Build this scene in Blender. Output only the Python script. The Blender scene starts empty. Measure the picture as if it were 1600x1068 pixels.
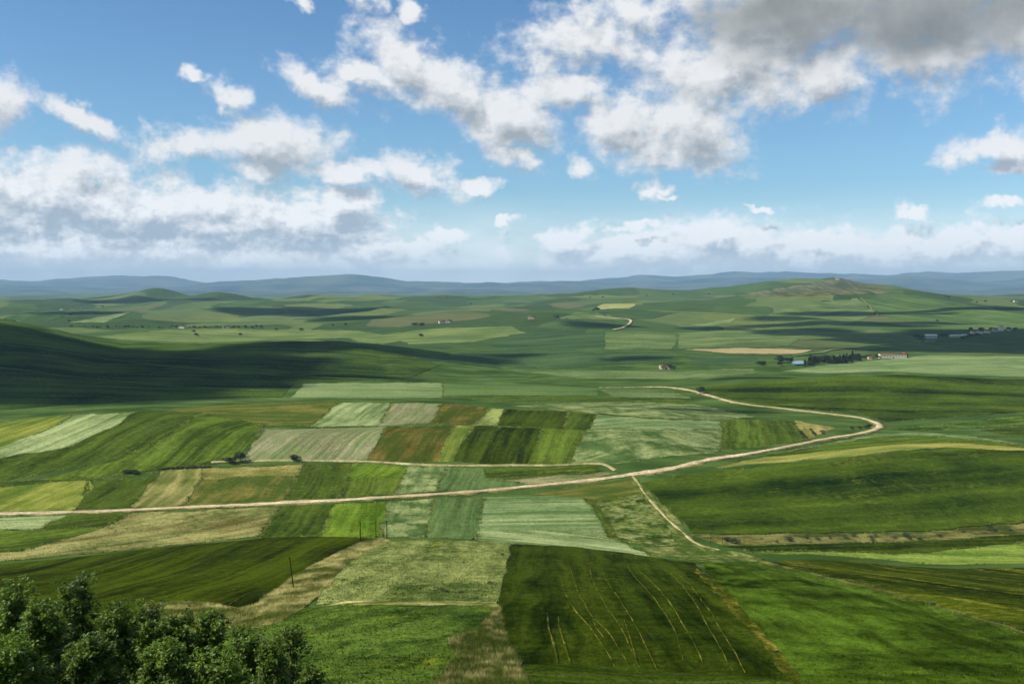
import bpy, math, random
import numpy as np
from mathutils import Vector
from mathutils.geometry import delaunay_2d_cdt

rng = np.random.default_rng(11)
random.seed(11)
scene = bpy.context.scene
COL = scene.collection

# ------------------------------------------------------------------ camera
F = 1556.0                      # focal length in photo pixels (1600 wide) = 35 mm
CAMZ = 112.0                    # height above the valley floor
PITCH = math.atan((534 - 446) / F)
cam = bpy.data.cameras.new('camera')
cam.lens = 36.0 * F / 1600.0
cam.sensor_width = 36.0
cam.clip_start = 0.5
cam.clip_end = 90000.0
camo = bpy.data.objects.new('camera', cam)
camo.location = (0, 0, CAMZ)
camo.rotation_euler = (math.radians(90) - PITCH, 0, 0)
COL.objects.link(camo)
scene.camera = camo

# ------------------------------------------------------------------ sun, exposure
SUN_EL = math.radians(44)
SUN_AZ = math.radians(-106)     # measured from +Y (view direction) towards +X: left, a little behind
SUND = np.array([math.sin(SUN_AZ) * math.cos(SUN_EL), math.cos(SUN_AZ) * math.cos(SUN_EL), math.sin(SUN_EL)])
sl = bpy.data.lights.new('sun', 'SUN')
sl.energy = 5.0
sl.angle = math.radians(0.53)
sl.color = (1.0, 0.95, 0.87)
so = bpy.data.objects.new('sun', sl)
so.rotation_euler = Vector(-SUND).to_track_quat('-Z', 'Y').to_euler()
COL.objects.link(so)
vs = scene.view_settings
scene.display_settings.display_device = 'sRGB'
vs.view_transform = 'Standard'
vs.look = 'None'
vs.exposure = 0.14
vs.gamma = 1.0
vs.use_curve_mapping = False
scene.cycles.use_denoising = True
scene.cycles.use_adaptive_sampling = True
scene.cycles.adaptive_threshold = .02
scene.cycles.max_bounces = 6
scene.cycles.diffuse_bounces = 2
scene.cycles.transparent_max_bounces = 40
scene.cycles.volume_bounces = 0
scene.cycles.sample_clamp_indirect = 4.0


def s2l(c):
    out = []
    for v in c:
        v = v / 255.0
        out.append(v / 12.92 if v <= 0.04045 else ((v + 0.055) / 1.055) ** 2.4)
    return out


def pix(px, py):
    """azimuth slope x/y and elevation slope z/y of a photo pixel"""
    X = (px - 800.0) / F
    Z = (534.0 - py) / F
    yy = math.cos(PITCH) + Z * math.sin(PITCH)
    return X / yy, (-math.sin(PITCH) + Z * math.cos(PITCH)) / yy


# ------------------------------------------------------------------ node helpers
class NT:
    def __init__(s, tree):
        s.t = tree

    def n(s, kind, **kw):
        nd = s.t.nodes.new(kind)
        ins = kw.pop('ins', {})
        for k, v in kw.items():
            setattr(nd, k, v)
        for k, v in ins.items():
            s.put(nd.inputs[k], v)
        return nd

    def put(s, sock, v):
        if isinstance(v, bpy.types.NodeSocket):
            s.t.links.new(v, sock)
        else:
            if hasattr(sock.default_value, '__len__') and not hasattr(v, '__len__'):
                v = (v,) * len(sock.default_value)
            if hasattr(v, '__len__') and len(sock.default_value) == 4 and len(v) == 3:
                v = (*v, 1.0)
            sock.default_value = v

    def m(s, op, a, b=0.0, c=None, clamp=False):
        nd = s.t.nodes.new('ShaderNodeMath')
        nd.operation = op
        nd.use_clamp = clamp
        s.put(nd.inputs[0], a)
        s.put(nd.inputs[1], b)
        if c is not None:
            s.put(nd.inputs[2], c)
        return nd.outputs[0]

    def mix(s, f, a, b, blend='MIX'):
        nd = s.t.nodes.new('ShaderNodeMix')
        nd.data_type = 'RGBA'
        nd.blend_type = blend
        s.put(nd.inputs[0], f)
        s.put(nd.inputs[6], a)
        s.put(nd.inputs[7], b)
        return nd.outputs[2]

    def mapr(s, v, a, b, c=0.0, d=1.0, smooth=True):
        nd = s.t.nodes.new('ShaderNodeMapRange')
        nd.interpolation_type = 'SMOOTHSTEP' if smooth else 'LINEAR'
        s.put(nd.inputs[0], v)
        for i, q in enumerate((a, b, c, d)):
            s.put(nd.inputs[1 + i], q)
        return nd.outputs[0]

    def noise(s, vec, scale, detail=4.0, rough=0.55, dist=0.0, dims='3D', out=0):
        nd = s.t.nodes.new('ShaderNodeTexNoise')
        nd.noise_dimensions = dims
        s.put(nd.inputs['Vector'], vec)
        s.put(nd.inputs['Scale'], scale)
        s.put(nd.inputs['Detail'], detail)
        s.put(nd.inputs['Roughness'], rough)
        s.put(nd.inputs['Distortion'], dist)
        return nd.outputs[out]

    def vm(s, op, a, b=None, scale=None):
        nd = s.t.nodes.new('ShaderNodeVectorMath')
        nd.operation = op
        s.put(nd.inputs[0], a)
        if b is not None:
            s.put(nd.inputs[1], b)
        if scale is not None:
            s.put(nd.inputs['Scale'], scale)
        return nd.outputs['Value'] if op in ('LENGTH', 'DOT_PRODUCT') else nd.outputs[0]

    def xyz(s, x, y, z=0.0):
        nd = s.t.nodes.new('ShaderNodeCombineXYZ')
        s.put(nd.inputs[0], x)
        s.put(nd.inputs[1], y)
        s.put(nd.inputs[2], z)
        return nd.outputs[0]


# ------------------------------------------------------------------ world: sky with clouds
# clouds as (photo x, photo y, half width, half height, tilt deg, strength)
CLOUDS = [
    (505, 134, 88, 28, -24, 1.0), (630, 102, 90, 54, -15, 1.0), (705, 140, 135, 52, -27, 1.05), (800, 172, 85, 60, -20, 1.0), (570, 120, 70, 34, -20, 1.0),
    (808, 236, 52, 24, -22, 1.0), (900, 60, 120, 60, 6, 1.0), (1000, 26, 95, 38, 0, .9), (880, 140, 90, 52, -10, .9), (950, 178, 125, 62, -18, 1.0),
    (1070, 195, 110, 62, -12, 1.0), (1120, 118, 175, 82, 0, 1.0), (1280, 130, 110, 52, 0, 1.0), (1240, 36, 240, 80, 0, 1.1),
    (1450, 52, 270, 98, -3, 1.3), (1640, 45, 190, 110, 0, 1.3), (1420, 110, 110, 40, 0, .9),
    (425, 226, 120, 54, -6, 1.1), (300, 226, 84, 30, -8, .95), (535, 256, 80, 28, -6, .95), (362, 150, 52, 22, -38, .72), (312, 118, 24, 12, -10, .66),
    (660, 262, 78, 42, -14, .9), (738, 276, 46, 15, -8, .8), (905, 243, 42, 26, -20, .85), (1030, 290, 40, 20, -10, .9), (1060, 301, 28, 9, -8, .75),
    (1415, 323, 30, 20, 0, .85), (1545, 236, 76, 30, 0, 1.0), (1570, 268, 44, 13, 0, .75), (132, 190, 88, 20, -24, .82), (-10, 190, 62, 60, 0, .74),
    (565, 2, 34, 24, -20, .72), (640, 12, 30, 18, -30, .66), (478, 12, 18, 18, -50, .66),
    (60, 305, 240, 64, 0, 1.35), (240, 322, 210, 58, -4, 1.3), (400, 334, 210, 50, -3, 1.25), (540, 312, 84, 36, 0, 1.0), (125, 266, 110, 30, -6, 1.0),
    (80, 382, 280, 40, 0, 1.25), (330, 382, 280, 38, 0, 1.25), (540, 378, 150, 28, 0, 1.1), (-250, 330, 260, 90, 0, 1.1), (-260, 250, 120, 40, 0, .9),
    (868, 354, 66, 26, 0, 1.0), (705, 357, 40, 14, 0, .9), (640, 372, 70, 12, 0, .78), (1000, 384, 190, 30, 0, 1.15), (1160, 372, 200, 40, 0, 1.25),
    (1300, 382, 190, 36, 0, 1.25), (1275, 358, 32, 16, 0, .95), (1450, 380, 190, 36, 0, 1.25), (1490, 358, 60, 20, 0, 1.0), (1600, 380, 140, 34, 0, 1.25),
    (1800, 370, 190, 40, 0, 1.0), (1850, 240, 120, 40, 0, .9), (790, 330, 18, 8, 0, .7), (1180, 314, 26, 6, 0, .64), (1570, 322, 48, 10, 0, .68), (990, 346, 60, 9, 0, .72),
]
GREY = [(1240, 40, 250, 80, 0, .75), (1470, 50, 300, 92, -3, 1.25), (1680, 45, 220, 105, 0, 1.1), (1200, 90, 160, 60, 0, .4)]


TILT = math.radians(-22)


def blob_field(g, p, blobs):
    """1 at a cloud's heart, 0 at its rim, negative outside"""
    acc = None
    pr = {}
    for k, (bx, by, rx, ry, rot, st) in enumerate(blobs):
        if k % 7 == 0:
            # (each batch waits for the one before it, which keeps few values alive at once)
            q = p if acc is None else g.n('ShaderNodeVectorMath', operation='MULTIPLY_ADD', ins={0: acc, 1: (1e-7, 1e-7, 0), 2: p}).outputs[0]
            pr = {0: q}
        x, y = (bx - 800) / F, (446 - by) / F
        key = 0
        if rot < -10:
            key = 1
            if 1 not in pr:
                rv = g.n('ShaderNodeVectorRotate', rotation_type='Z_AXIS', ins={'Vector': pr[0], 'Angle': -TILT})
                pr[1] = rv.outputs[0]
            c, s_ = math.cos(-TILT), math.sin(-TILT)
            x, y = c * x - s_ * y, s_ * x + c * y
        gr = max(1.0, st) ** .5
        ix, iy = F / rx / gr, F / ry / gr
        v = g.n('ShaderNodeVectorMath', operation='MULTIPLY_ADD', ins={0: pr[key], 1: (ix, iy, 0), 2: (-x * ix, -y * iy, 1 - st if st < 1 else 0)}).outputs[0]
        ln = g.vm('LENGTH', v)
        acc = ln if acc is None else g.m('MINIMUM', acc, ln)
    return g.m('SUBTRACT', 1.0, acc)


def build_world():
    w = bpy.data.worlds.new('World')
    scene.world = w
    w.use_nodes = True
    t = w.node_tree
    t.nodes.clear()
    # density group: p = (azimuth slope, elevation slope)
    grp = bpy.data.node_groups.new('cloud_density', 'ShaderNodeTree')
    grp.interface.new_socket('P', in_out='INPUT', socket_type='NodeSocketVector')
    grp.interface.new_socket('D', in_out='OUTPUT', socket_type='NodeSocketFloat')
    g = NT(grp)
    gi = grp.nodes.new('NodeGroupInput').outputs[0]
    go = grp.nodes.new('NodeGroupOutput')
    w1 = g.vm('SUBTRACT', g.noise(gi, 14.0, 2.0, .55, dims='2D', out=1), (.5, .5, .5))
    w2 = g.vm('SUBTRACT', g.noise(gi, 60.0, 2.0, .6, dims='2D', out=1), (.5, .5, .5))
    p = g.vm('ADD', gi, g.vm('MULTIPLY', w1, (.050, .030, 0)))
    p = g.vm('ADD', p, g.vm('MULTIPLY', w2, (.022, .015, 0)))
    b = blob_field(g, p, CLOUDS)
    # the sky goes on outside the view with the same kind of clouds
    sep = g.n('ShaderNodeSeparateXYZ', ins={0: gi})
    outside = g.mapr(g.m('MAXIMUM', g.m('DIVIDE', g.m('ABSOLUTE', sep.outputs[0]), .75), g.m('DIVIDE', sep.outputs[1], .36)), .95, 1.25)
    far = g.m('MULTIPLY', g.m('SUBTRACT', g.noise(gi, 3.2, 3.0, .5, dims='2D'), .52), 5.0)
    b = g.m('MAXIMUM', b, g.m('ADD', g.m('MULTIPLY', g.m('SUBTRACT', outside, 1.0), 3.0), far))
    b = g.m('MAXIMUM', b, -1.2)
    st = g.vm('MULTIPLY', gi, (1.0, 1.45, 1.0))
    f1 = g.noise(st, 25.0, 7.0, .60, dims='2D')
    f2 = g.noise(st, 9.0, 3.0, .55, dims='2D')
    lowv = g.mapr(sep.outputs[1], .05, .17, 1.0, .0)
    f3 = g.noise(g.vm('MULTIPLY', gi, (1.0, 1.7, 1.0)), 74.0, 5.0, .58, dims='2D')
    d = g.m('MULTIPLY_ADD', b, 1.25, g.m('MULTIPLY', g.m('SUBTRACT', f1, .5), g.m('MULTIPLY_ADD', lowv, -.5, 1.75)))
    d = g.m('ADD', d, g.m('MULTIPLY', g.m('SUBTRACT', f2, .5), 1.2))
    d = g.m('ADD', d, g.m('MULTIPLY', g.m('SUBTRACT', f3, .5), g.m('MULTIPLY_ADD', lowv, .75, .35)))
    grp.links.new(d, go.inputs[0])

    g = NT(t)
    tc = g.n('ShaderNodeTexCoord').outputs['Generated']
    s = g.n('ShaderNodeSeparateXYZ', ins={0: tc})
    az = g.m('ARCTAN2', s.outputs[0], s.outputs[1])
    hor = g.m('SQRT', g.m('ADD', g.m('MULTIPLY', s.outputs[0], s.outputs[0]), g.m('MULTIPLY', s.outputs[1], s.outputs[1])))
    el = g.m('ARCTAN2', s.outputs[2], hor)
    # spread azimuth a little so that it follows a straight-line lens near the edges of a wide view
    azs = g.m('MULTIPLY', az, g.m('ADD', 1.0, g.m('MULTIPLY', g.m('MINIMUM', g.m('MULTIPLY', az, az), .5), .34)))
    P = g.xyz(azs, g.m('ADD', el, .010), 0.0)

    def dens(off):
        nd = t.nodes.new('ShaderNodeGroup')
        nd.node_tree = grp
        g.put(nd.inputs[0], g.vm('ADD', P, off))
        return nd.outputs[0]
    d0 = dens((0, 0, 0))
    d1 = dens((-.009, .017, 0))
    low = g.mapr(el, .02, .15, 1.0, 0.0)
    alpha = g.mapr(d0, -.2, g.m('MULTIPLY_ADD', low, -.16, .74))
    # fade towards the zenith's thin scraps is left to the field itself
    grey = g.mapr(blob_field(g, g.vm('ADD', P, g.vm('MULTIPLY', g.vm('SUBTRACT', g.noise(P, 12.0, 3.0, .6, dims='2D', out=1), (.5, .5, .5)), (.09, .06, 0))), GREY), .0, .75)
    lit = g.mapr(d1, -.3, 1.45)
    soft = g.noise(g.vm('MULTIPLY', P, (1, 2.8, 1)), 18.0, 4.0, .55, dims='2D')
    lit = g.m('ADD', lit, g.m('MULTIPLY', g.m('SUBTRACT', soft, .5), g.m('MULTIPLY_ADD', low, 1.0, .7)))
    base = g.mapr(lit, g.m('MULTIPLY_ADD', low, -.30, .42), g.m('MULTIPLY_ADD', low, -.4, 1.4), 1.0, 0.0)
    # billows: bright where the vapour thins out towards the sun, grey where it thickens
    rel = g.m('MULTIPLY', g.m('SUBTRACT', d0, d1), .42)
    shade = g.m('ADD', g.m('MULTIPLY', base, .62), g.m('ADD', g.m('MULTIPLY', rel, 1.35), .13), clamp=True)
    white = g.mix(low, (.80, .81, .82), (1.0, 1.01, 1.02))
    dark = g.mix(low, (.34, .38, .42), (.40, .48, .57))
    ccol = g.mix(shade, dark, white)
    # low clouds fade into the pale air
    ccol = g.mix(g.mapr(el, .0, .045, .75, 0.0), ccol, (1.12, 1.16, 1.18))
    gdark = g.mix(g.noise(P, 16.0, 5.0, .6, dims='2D'), (.13, .145, .145), (.36, .38, .38))
    ccol = g.mix(g.m('MULTIPLY', grey, .92), ccol, gdark)
    sky = g.n('ShaderNodeTexSky', sky_type='NISHITA', sun_disc=False, sun_elevation=SUN_EL, sun_rotation=SUN_AZ, altitude=500.0, air_density=1.0, dust_density=.6, ozone_density=2.2)
    skyc = g.mix(1.0, sky.outputs[0], g.mix(g.mapr(el, .10, .30), (.078, .105, .117), (.066, .094, .112)), 'MULTIPLY')
    veil = g.m('MULTIPLY', g.mapr(el, .0, .10, 1.0, 0.0), .9)
    veil = g.m('MULTIPLY', veil, g.mapr(g.noise(g.vm('MULTIPLY', P, (1, 4, 1)), 7.0, 4.0, .55, dims='2D'), .2, .8, .6, 1.15))
    skyc = g.mix(veil, skyc, (1.12, 1.16, 1.18))
    # overhead one looks up at the clouds' grey undersides
    ccol = g.mix(g.mapr(el, .30, .55, 0.0, .8), ccol, gdark)
    final = g.mix(alpha, skyc, ccol)
    bg = g.n('ShaderNodeBackground', ins={'Color': final, 'Strength': 1.0})
    out = t.nodes.new('ShaderNodeOutputWorld')
    t.links.new(bg.outputs[0], out.inputs[0])
    w.cycles.sampling_method = 'MANUAL'
    w.cycles.sample_map_resolution = 256


build_world()

# ------------------------------------------------------------------ relief of the land
COLS = [-380, 0, 200, 400, 600, 800, 1000, 1200, 1400, 1600, 1980]
# each row: distance, then per column a height (below 300) or the photo row at which that ground shows (300 and above)
LAYERS = [
    (4, [109.6] * 11),
    (20, [103] * 11),
    (40, [94] * 11),
    (62, [84] * 11),
    (90, [74, 74, 74, 74, 74, 74, 74, 74, 74, 74, 74]),
    (120, [64, 64, 64, 64, 64, 64, 64, 64.3, 64.6, 65, 65]),
    (170, [53, 53, 53, 53, 53.5, 53.5, 53.5, 53.5, 53, 52, 51]),
    (230, [940, 937, 932, 927, 921, 924, 928, 930, 936, 944, 948]),
    (300, [910, 905, 895, 882, 876, 884, 895, 900, 907, 914, 915]),
    (380, [890, 881, 863, 841, 839, 848, 866, 874, 884, 884, 884]),
    (420, [0, -1, 0, 1, 1, 1, -1, -3, -3, -3, -3]),
    (465, [-3, -3, -3, -3, -3, -3, -3, -3, -3, -3, -3]),
    (520, [-2, -2, -2, -2, -1, -1, -1, 1, 4, 5, 5]),
    (560, [-2, -1, -1, -1, 0, 0, 0, 3.5, 9.5, 10.5, 10]),
    (600, [4, 5, 5, 4, 727, 724, 722, 4, 12, 12.5, 12]),
    (650, [15, 14, 17, 15, 675, 673, 680, 2, 8, 10, 10]),
    (700, [648, 656, 640, 660, 659, 659, 662, 0, 2, 5, 5]),
    (780, [640, 7, 10, 634, 627, 634, 641, 2, 0, 1, 1]),
    (860, [4, 0, 2, 8, 10, 8, 6, 3, 2, 2, 2]),
    (960, [6, 3, 2, 1, 1, 1, 2, 3, 7, 7, 7]),
    (1050, [18, 12, 6, 4, 2, 0, 1, 596, 585, 592, 592]),
    (1150, [32, 24, 11, 8, 4, -1, -1, 4, 8, 5, 5]),
    (1300, [54, 42, 19, 18, 10, 0, -2, -2, -2, -2, -2]),
    (1500, [478, 500, 534, 532, 541, 566, 0, 0, 0, 0, 0]),
    (1700, [72, 50, 14, 8, 2, 0, 2, 2, 1, 0, 0]),
    (2000, [30, 22, 0, -6, -4, 2, 7, 8, 8, 8, 8]),
    (2500, [6, 4, 4, 5, 10, 16, 22, 22, 18, 14, 14]),
    (3200, [5, 5, 6, 10, 18, 26, 36, 44, 44, 34, 30]),
    (3700, [8, 8, 9, 14, 22, 32, 42, 467, 459, 477, 478]),
    (4300, [6, 6, 8, 14, 22, 30, 46, 44, 38, 30, 30]),
    (5200, [474.5, 474.5, 473, 472, 470, 468, 462, 461, 463, 470, 470]),
    (6400, [472, 472, 471, 471, 469, 467, 462, 461, 462, 463, 464]),
    (8000, [-20] * 11),
    (12000, [-30] * 11),
    (45000, [-60] * 11),
]


def pchip(xk, yk, x):
    """shape-preserving cubic through knots along axis 0; yk (n, m)"""
    xk = np.asarray(xk, float)
    h = np.diff(xk)[:, None]
    dl = np.diff(yk, axis=0) / h
    d = np.zeros_like(yk)
    w1 = 2 * h[1:] + h[:-1]
    w2 = h[1:] + 2 * h[:-1]
    ok = (dl[:-1] * dl[1:]) > 0
    with np.errstate(divide='ignore', invalid='ignore'):
        hm = (w1 + w2) / (w1 / dl[:-1] + w2 / dl[1:])
    d[1:-1] = np.where(ok, hm, 0)
    d[0] = dl[0]
    d[-1] = dl[-1]
    i = np.clip(np.searchsorted(xk, x) - 1, 0, len(xk) - 2)
    t = ((x - xk[i]) / (xk[i + 1] - xk[i]))[:, None]
    hh = (xk[i + 1] - xk[i])[:, None]
    return (yk[i] * (2 * t ** 3 - 3 * t ** 2 + 1) + hh * d[i] * (t ** 3 - 2 * t ** 2 + t)
            + yk[i + 1] * (-2 * t ** 3 + 3 * t ** 2) + hh * d[i + 1] * (t ** 3 - t ** 2))


def vnoise(x, y, seed):
    """smooth value noise in -1..1 (numpy)"""
    xi = np.floor(x).astype(np.int64)
    yi = np.floor(y).astype(np.int64)
    fx = x - xi
    fy = y - yi
    fx = fx * fx * fx * (fx * (fx * 6 - 15) + 10)
    fy = fy * fy * fy * (fy * (fy * 6 - 15) + 10)

    def h(a, b):
        v = (a * 374761393 + b * 668265263 + seed * 974634777) & 0x7fffffff
        v = ((v ^ (v >> 13)) * 1274126177) & 0x7fffffff
        v = (v ^ (v >> 16)) & 0xffff
        return v / 32767.5 - 1
    return (h(xi, yi) * (1 - fx) + h(xi + 1, yi) * fx) * (1 - fy) + (h(xi, yi + 1) * (1 - fx) + h(xi + 1, yi + 1) * fx) * fy


def fbm(x, y, seed, octv=4, gain=.5):
    a, s = 1.0, 0.0
    for k in range(octv):
        s = s + a * vnoise(x * 2 ** k + 13.7 * k, y * 2 ** k - 7.1 * k, seed + k)
        a *= gain
    return s


TG = np.linspace((COLS[0] - 800) / F, (COLS[-1] - 800) / F, 470)
LYG = np.concatenate([np.linspace(math.log(4), math.log(100), 50)[:-1], np.linspace(math.log(100), math.log(7000), 470)[:-1], np.linspace(math.log(7000), math.log(45000), 44)])
YG = np.exp(LYG)


def slope_of(py):
    return pix(800, py)[1]


tab = np.array([[v if v < 300 else CAMZ + slope_of(v) * y for v in row] for y, row in LAYERS])
colsT = np.array([(c - 800) / F for c in COLS])
za = pchip(colsT, tab.T.copy(), TG).T                      # layers x TG
ZG = pchip(np.log([l[0] for l in LAYERS]), za, LYG)        # LYG x TG
XX = TG[None, :] * YG[:, None]
YY = np.broadcast_to(YG[:, None], XX.shape)


def smooth01(v, a, b):
    q = np.clip((v - a) / (b - a), 0, 1)
    return q * q * (3 - 2 * q)


wf = smooth01(YY, 1700, 3000) * (1 - smooth01(YY, 6000, 7600))
ZG = ZG + wf * (fbm(XX / 480, YY / 560, 5, 3, .45) * 14.0 + (.62 - np.abs(fbm(XX / 640 + 3.3, YY / 760, 71, 3, .5))) * 22.0 + fbm(XX / 150, YY / 220, 9, 3) * 1.8)
ZG = ZG + smooth01(YY, 6800, 9000) * fbm(XX / 900, YY / 1300, 35, 4) * 12
wm = smooth01(YY, 400, 520) * (1 - smooth01(YY, 1700, 2600))
ZG = ZG + wm * (fbm(XX / 110, YY / 130, 21, 3) * .8)
wl = smooth01(YY, 980, 1200) * (1 - smooth01(YY, 1600, 1900))
ZG = ZG + wl * (-2.2 * (1 - np.abs(fbm(XX / 120 + YY / 700, YY / 420, 51, 3))) ** 3 + fbm(XX / 210, YY / 240, 52, 2) * 2.5)
wn = smooth01(YY, 60, 130) * (1 - smooth01(YY, 360, 420))
ZG = ZG + wn * fbm(XX / 22, YY / 30, 31, 4) * .35
# a few hills of their own: (photo x, distance, height, half width m, half depth m)
for bx, by, bh, bw, bd in [(205, 6000, 40, 270, 500), (252, 6050, 46, 130, 300), (350, 6000, 46, 170, 350), (490, 6000, 34, 150, 300), (575, 6000, 22, 130, 300),
                           (690, 6000, 12, 300, 300), (1290, 5250, 46, 620, 420), (1302, 5250, 32, 230, 260), (1310, 5250, 12, 60, 120), (1140, 5300, 24, 420, 350), (1010, 5300, 10, 400, 350), (1450, 5300, 8, 400, 300), (530, 1480, 5, 110, 120),
                           (1560, 3000, 8, 200, 300), (870, 2350, 17, 130, 150), (1130, 1900, 6, 190, 150), (690, 2300, 13, 230, 150), (1150, 2900, 13, 240, 180), (1330, 3300, 15, 300, 200), (1445, 3500, 18, 280, 220), (830, 1600, 6, 170, 100), (560, 2900, 12, 260, 180), (300, 2700, 9, 300, 160), (1010, 2600, 9, 160, 150), (1040, 1480, 4, 160, 90)]:
    cx = (bx - 800) / F * by
    ZG = ZG + bh * np.exp(-((XX - cx) / bw) ** 2 - ((YY - by) / bd) ** 2)
# gully on the near right slope
gl = [(1180, 876), (1260, 894), (1330, 914), (1420, 935), (1480, 955), (1600, 992), (1720, 1030)]


def col_at(t):
    f = (np.asarray(t) - TG[0]) / (TG[1] - TG[0])
    i = np.clip(f.astype(int), 0, len(TG) - 2)
    w = np.clip(f - i, 0, 1)
    return ZG[:, i] * (1 - w) + ZG[:, i + 1] * w           # LYG x n


def ground(px, py, ymin=0.0):
    """world points where photo pixels meet the land"""
    px = np.atleast_1d(np.asarray(px, float))
    py = np.atleast_1d(np.asarray(py, float))
    X = (px - 800) / F
    Z = (534 - py) / F
    yy = math.cos(PITCH) + Z * math.sin(PITCH)
    t = X / yy
    s = (-math.sin(PITCH) + Z * math.cos(PITCH)) / yy
    zc = col_at(t)
    diff = zc - (CAMZ + s[None, :] * YG[:, None])
    diff[YG < max(ymin, 12), :] = -1
    hit = diff >= 0
    k = np.where(hit.any(0), hit.argmax(0), len(YG) - 1)
    k = np.clip(k, 1, len(YG) - 1)
    j = np.arange(len(px))
    a, b = diff[k - 1, j], diff[k, j]
    w = np.where(b - a > 1e-9, -a / (b - a + 1e-12), 0)
    w = np.clip(w, 0, 1)
    y = YG[k - 1] + (YG[k] - YG[k - 1]) * w
    return np.stack([t * y, y, CAMZ + s * y], 1)


def zat(x, y):
    x = np.asarray(x, float)
    y = np.asarray(y, float)
    ft = np.clip((x / y - TG[0]) / (TG[1] - TG[0]), 0, len(TG) - 1.001)
    i = ft.astype(int)
    a = ft - i
    k = np.clip(np.searchsorted(YG, y) - 1, 0, len(YG) - 2)
    b = np.clip((y - YG[k]) / (YG[k + 1] - YG[k]), 0, 1)
    return (ZG[k, i] * (1 - a) + ZG[k, i + 1] * a) * (1 - b) + (ZG[k + 1, i] * (1 - a) + ZG[k + 1, i + 1] * a) * b


gp = ground([g[0] for g in gl], [g[1] for g in gl])


def dist_poly(x, y, pts):
    d = np.full(np.shape(x), 1e9)
    for a, b in zip(pts[:-1], pts[1:]):
        ax, ay = a[0], a[1]
        bx, by = b[0] - ax, b[1] - ay
        t = np.clip(((x - ax) * bx + (y - ay) * by) / (bx * bx + by * by + 1e-9), 0, 1)
        d = np.minimum(d, np.hypot(x - ax - t * bx, y - ay - t * by))
    return d


near = (YG > 90) & (YG < 460)
dg = dist_poly(XX[near], YY[near], gp)
ZG[near] -= 2.2 * np.exp(-(dg / 7.0) ** 2)


# ------------------------------------------------------------------ mesh helpers
def mesh_np(name, v, f, uv=None, smooth=False, up=None):
    """mesh from numpy arrays; f is (n,3) or (n,4)"""
    me = bpy.data.meshes.new(name)
    v = np.ascontiguousarray(v, np.float32)
    f = np.ascontiguousarray(f, np.int32)
    k = f.shape[1]
    me.vertices.add(len(v))
    me.vertices.foreach_set('co', v.ravel())
    me.loops.add(f.size)
    me.loops.foreach_set('vertex_index', f.ravel())
    me.polygons.add(len(f))
    me.polygons.foreach_set('loop_start', np.arange(0, f.size, k, dtype=np.int32))
    me.polygons.foreach_set('loop_total', np.full(len(f), k, np.int32))
    if smooth:
        me.polygons.foreach_set('use_smooth', np.ones(len(f), bool))
    if uv is not None:
        at = me.attributes.new('row', 'FLOAT_VECTOR', 'POINT')
        u3 = np.zeros((len(v), 3), np.float32)
        u3[:, :2] = uv
        at.data.foreach_set('vector', u3.ravel())
    me.update(calc_edges=True)
    if up is not None:
        nn = np.tile(np.array([0, 0, 1.0]), (len(v), 1)) + up * rng.normal(0, 1, (len(v), 3))
        nn /= np.linalg.norm(nn, axis=1)[:, None]
        me.normals_split_custom_set_from_vertices(nn.astype(np.float32))
    return me


def link(name, me, mat=None, parent=None, loc=None, **tags):
    o = bpy.data.objects.new(name, me)
    COL.objects.link(o)
    if mat is not None and me is not None and not me.materials:
        me.materials.append(mat)
    if parent is not None:
        o.parent = parent
    if loc is not None:
        o.location = loc
    for k, v in tags.items():
        o[k] = v
    return o


# ------------------------------------------------------------------ materials
MATS = {}


def base_mat(name):
    m = bpy.data.materials.new(name)
    m.use_nodes = True
    t = m.node_tree
    t.nodes.clear()
    g = NT(t)
    out = t.nodes.new('ShaderNodeOutputMaterial')
    b = g.n('ShaderNodeBsdfPrincipled', ins={'Roughness': 1.0})
    b.inputs['Specular IOR Level'].default_value = .0
    t.links.new(b.outputs[0], out.inputs[0])
    return m, g, b, out


ALB = 0.88      # displayed sunlit colour -> albedo


def alb(c, k=1.0):
    v = np.array(s2l(c))
    lum = float(v @ np.array([.25, .65, .10]))
    v = lum + (v - lum) * 1.04
    k *= (lum / .12) ** .16
    return [float(min(.9, max(.002, q * ALB * k * t))) for q, t in zip(v, (1.01, .98, .82))]


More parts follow.
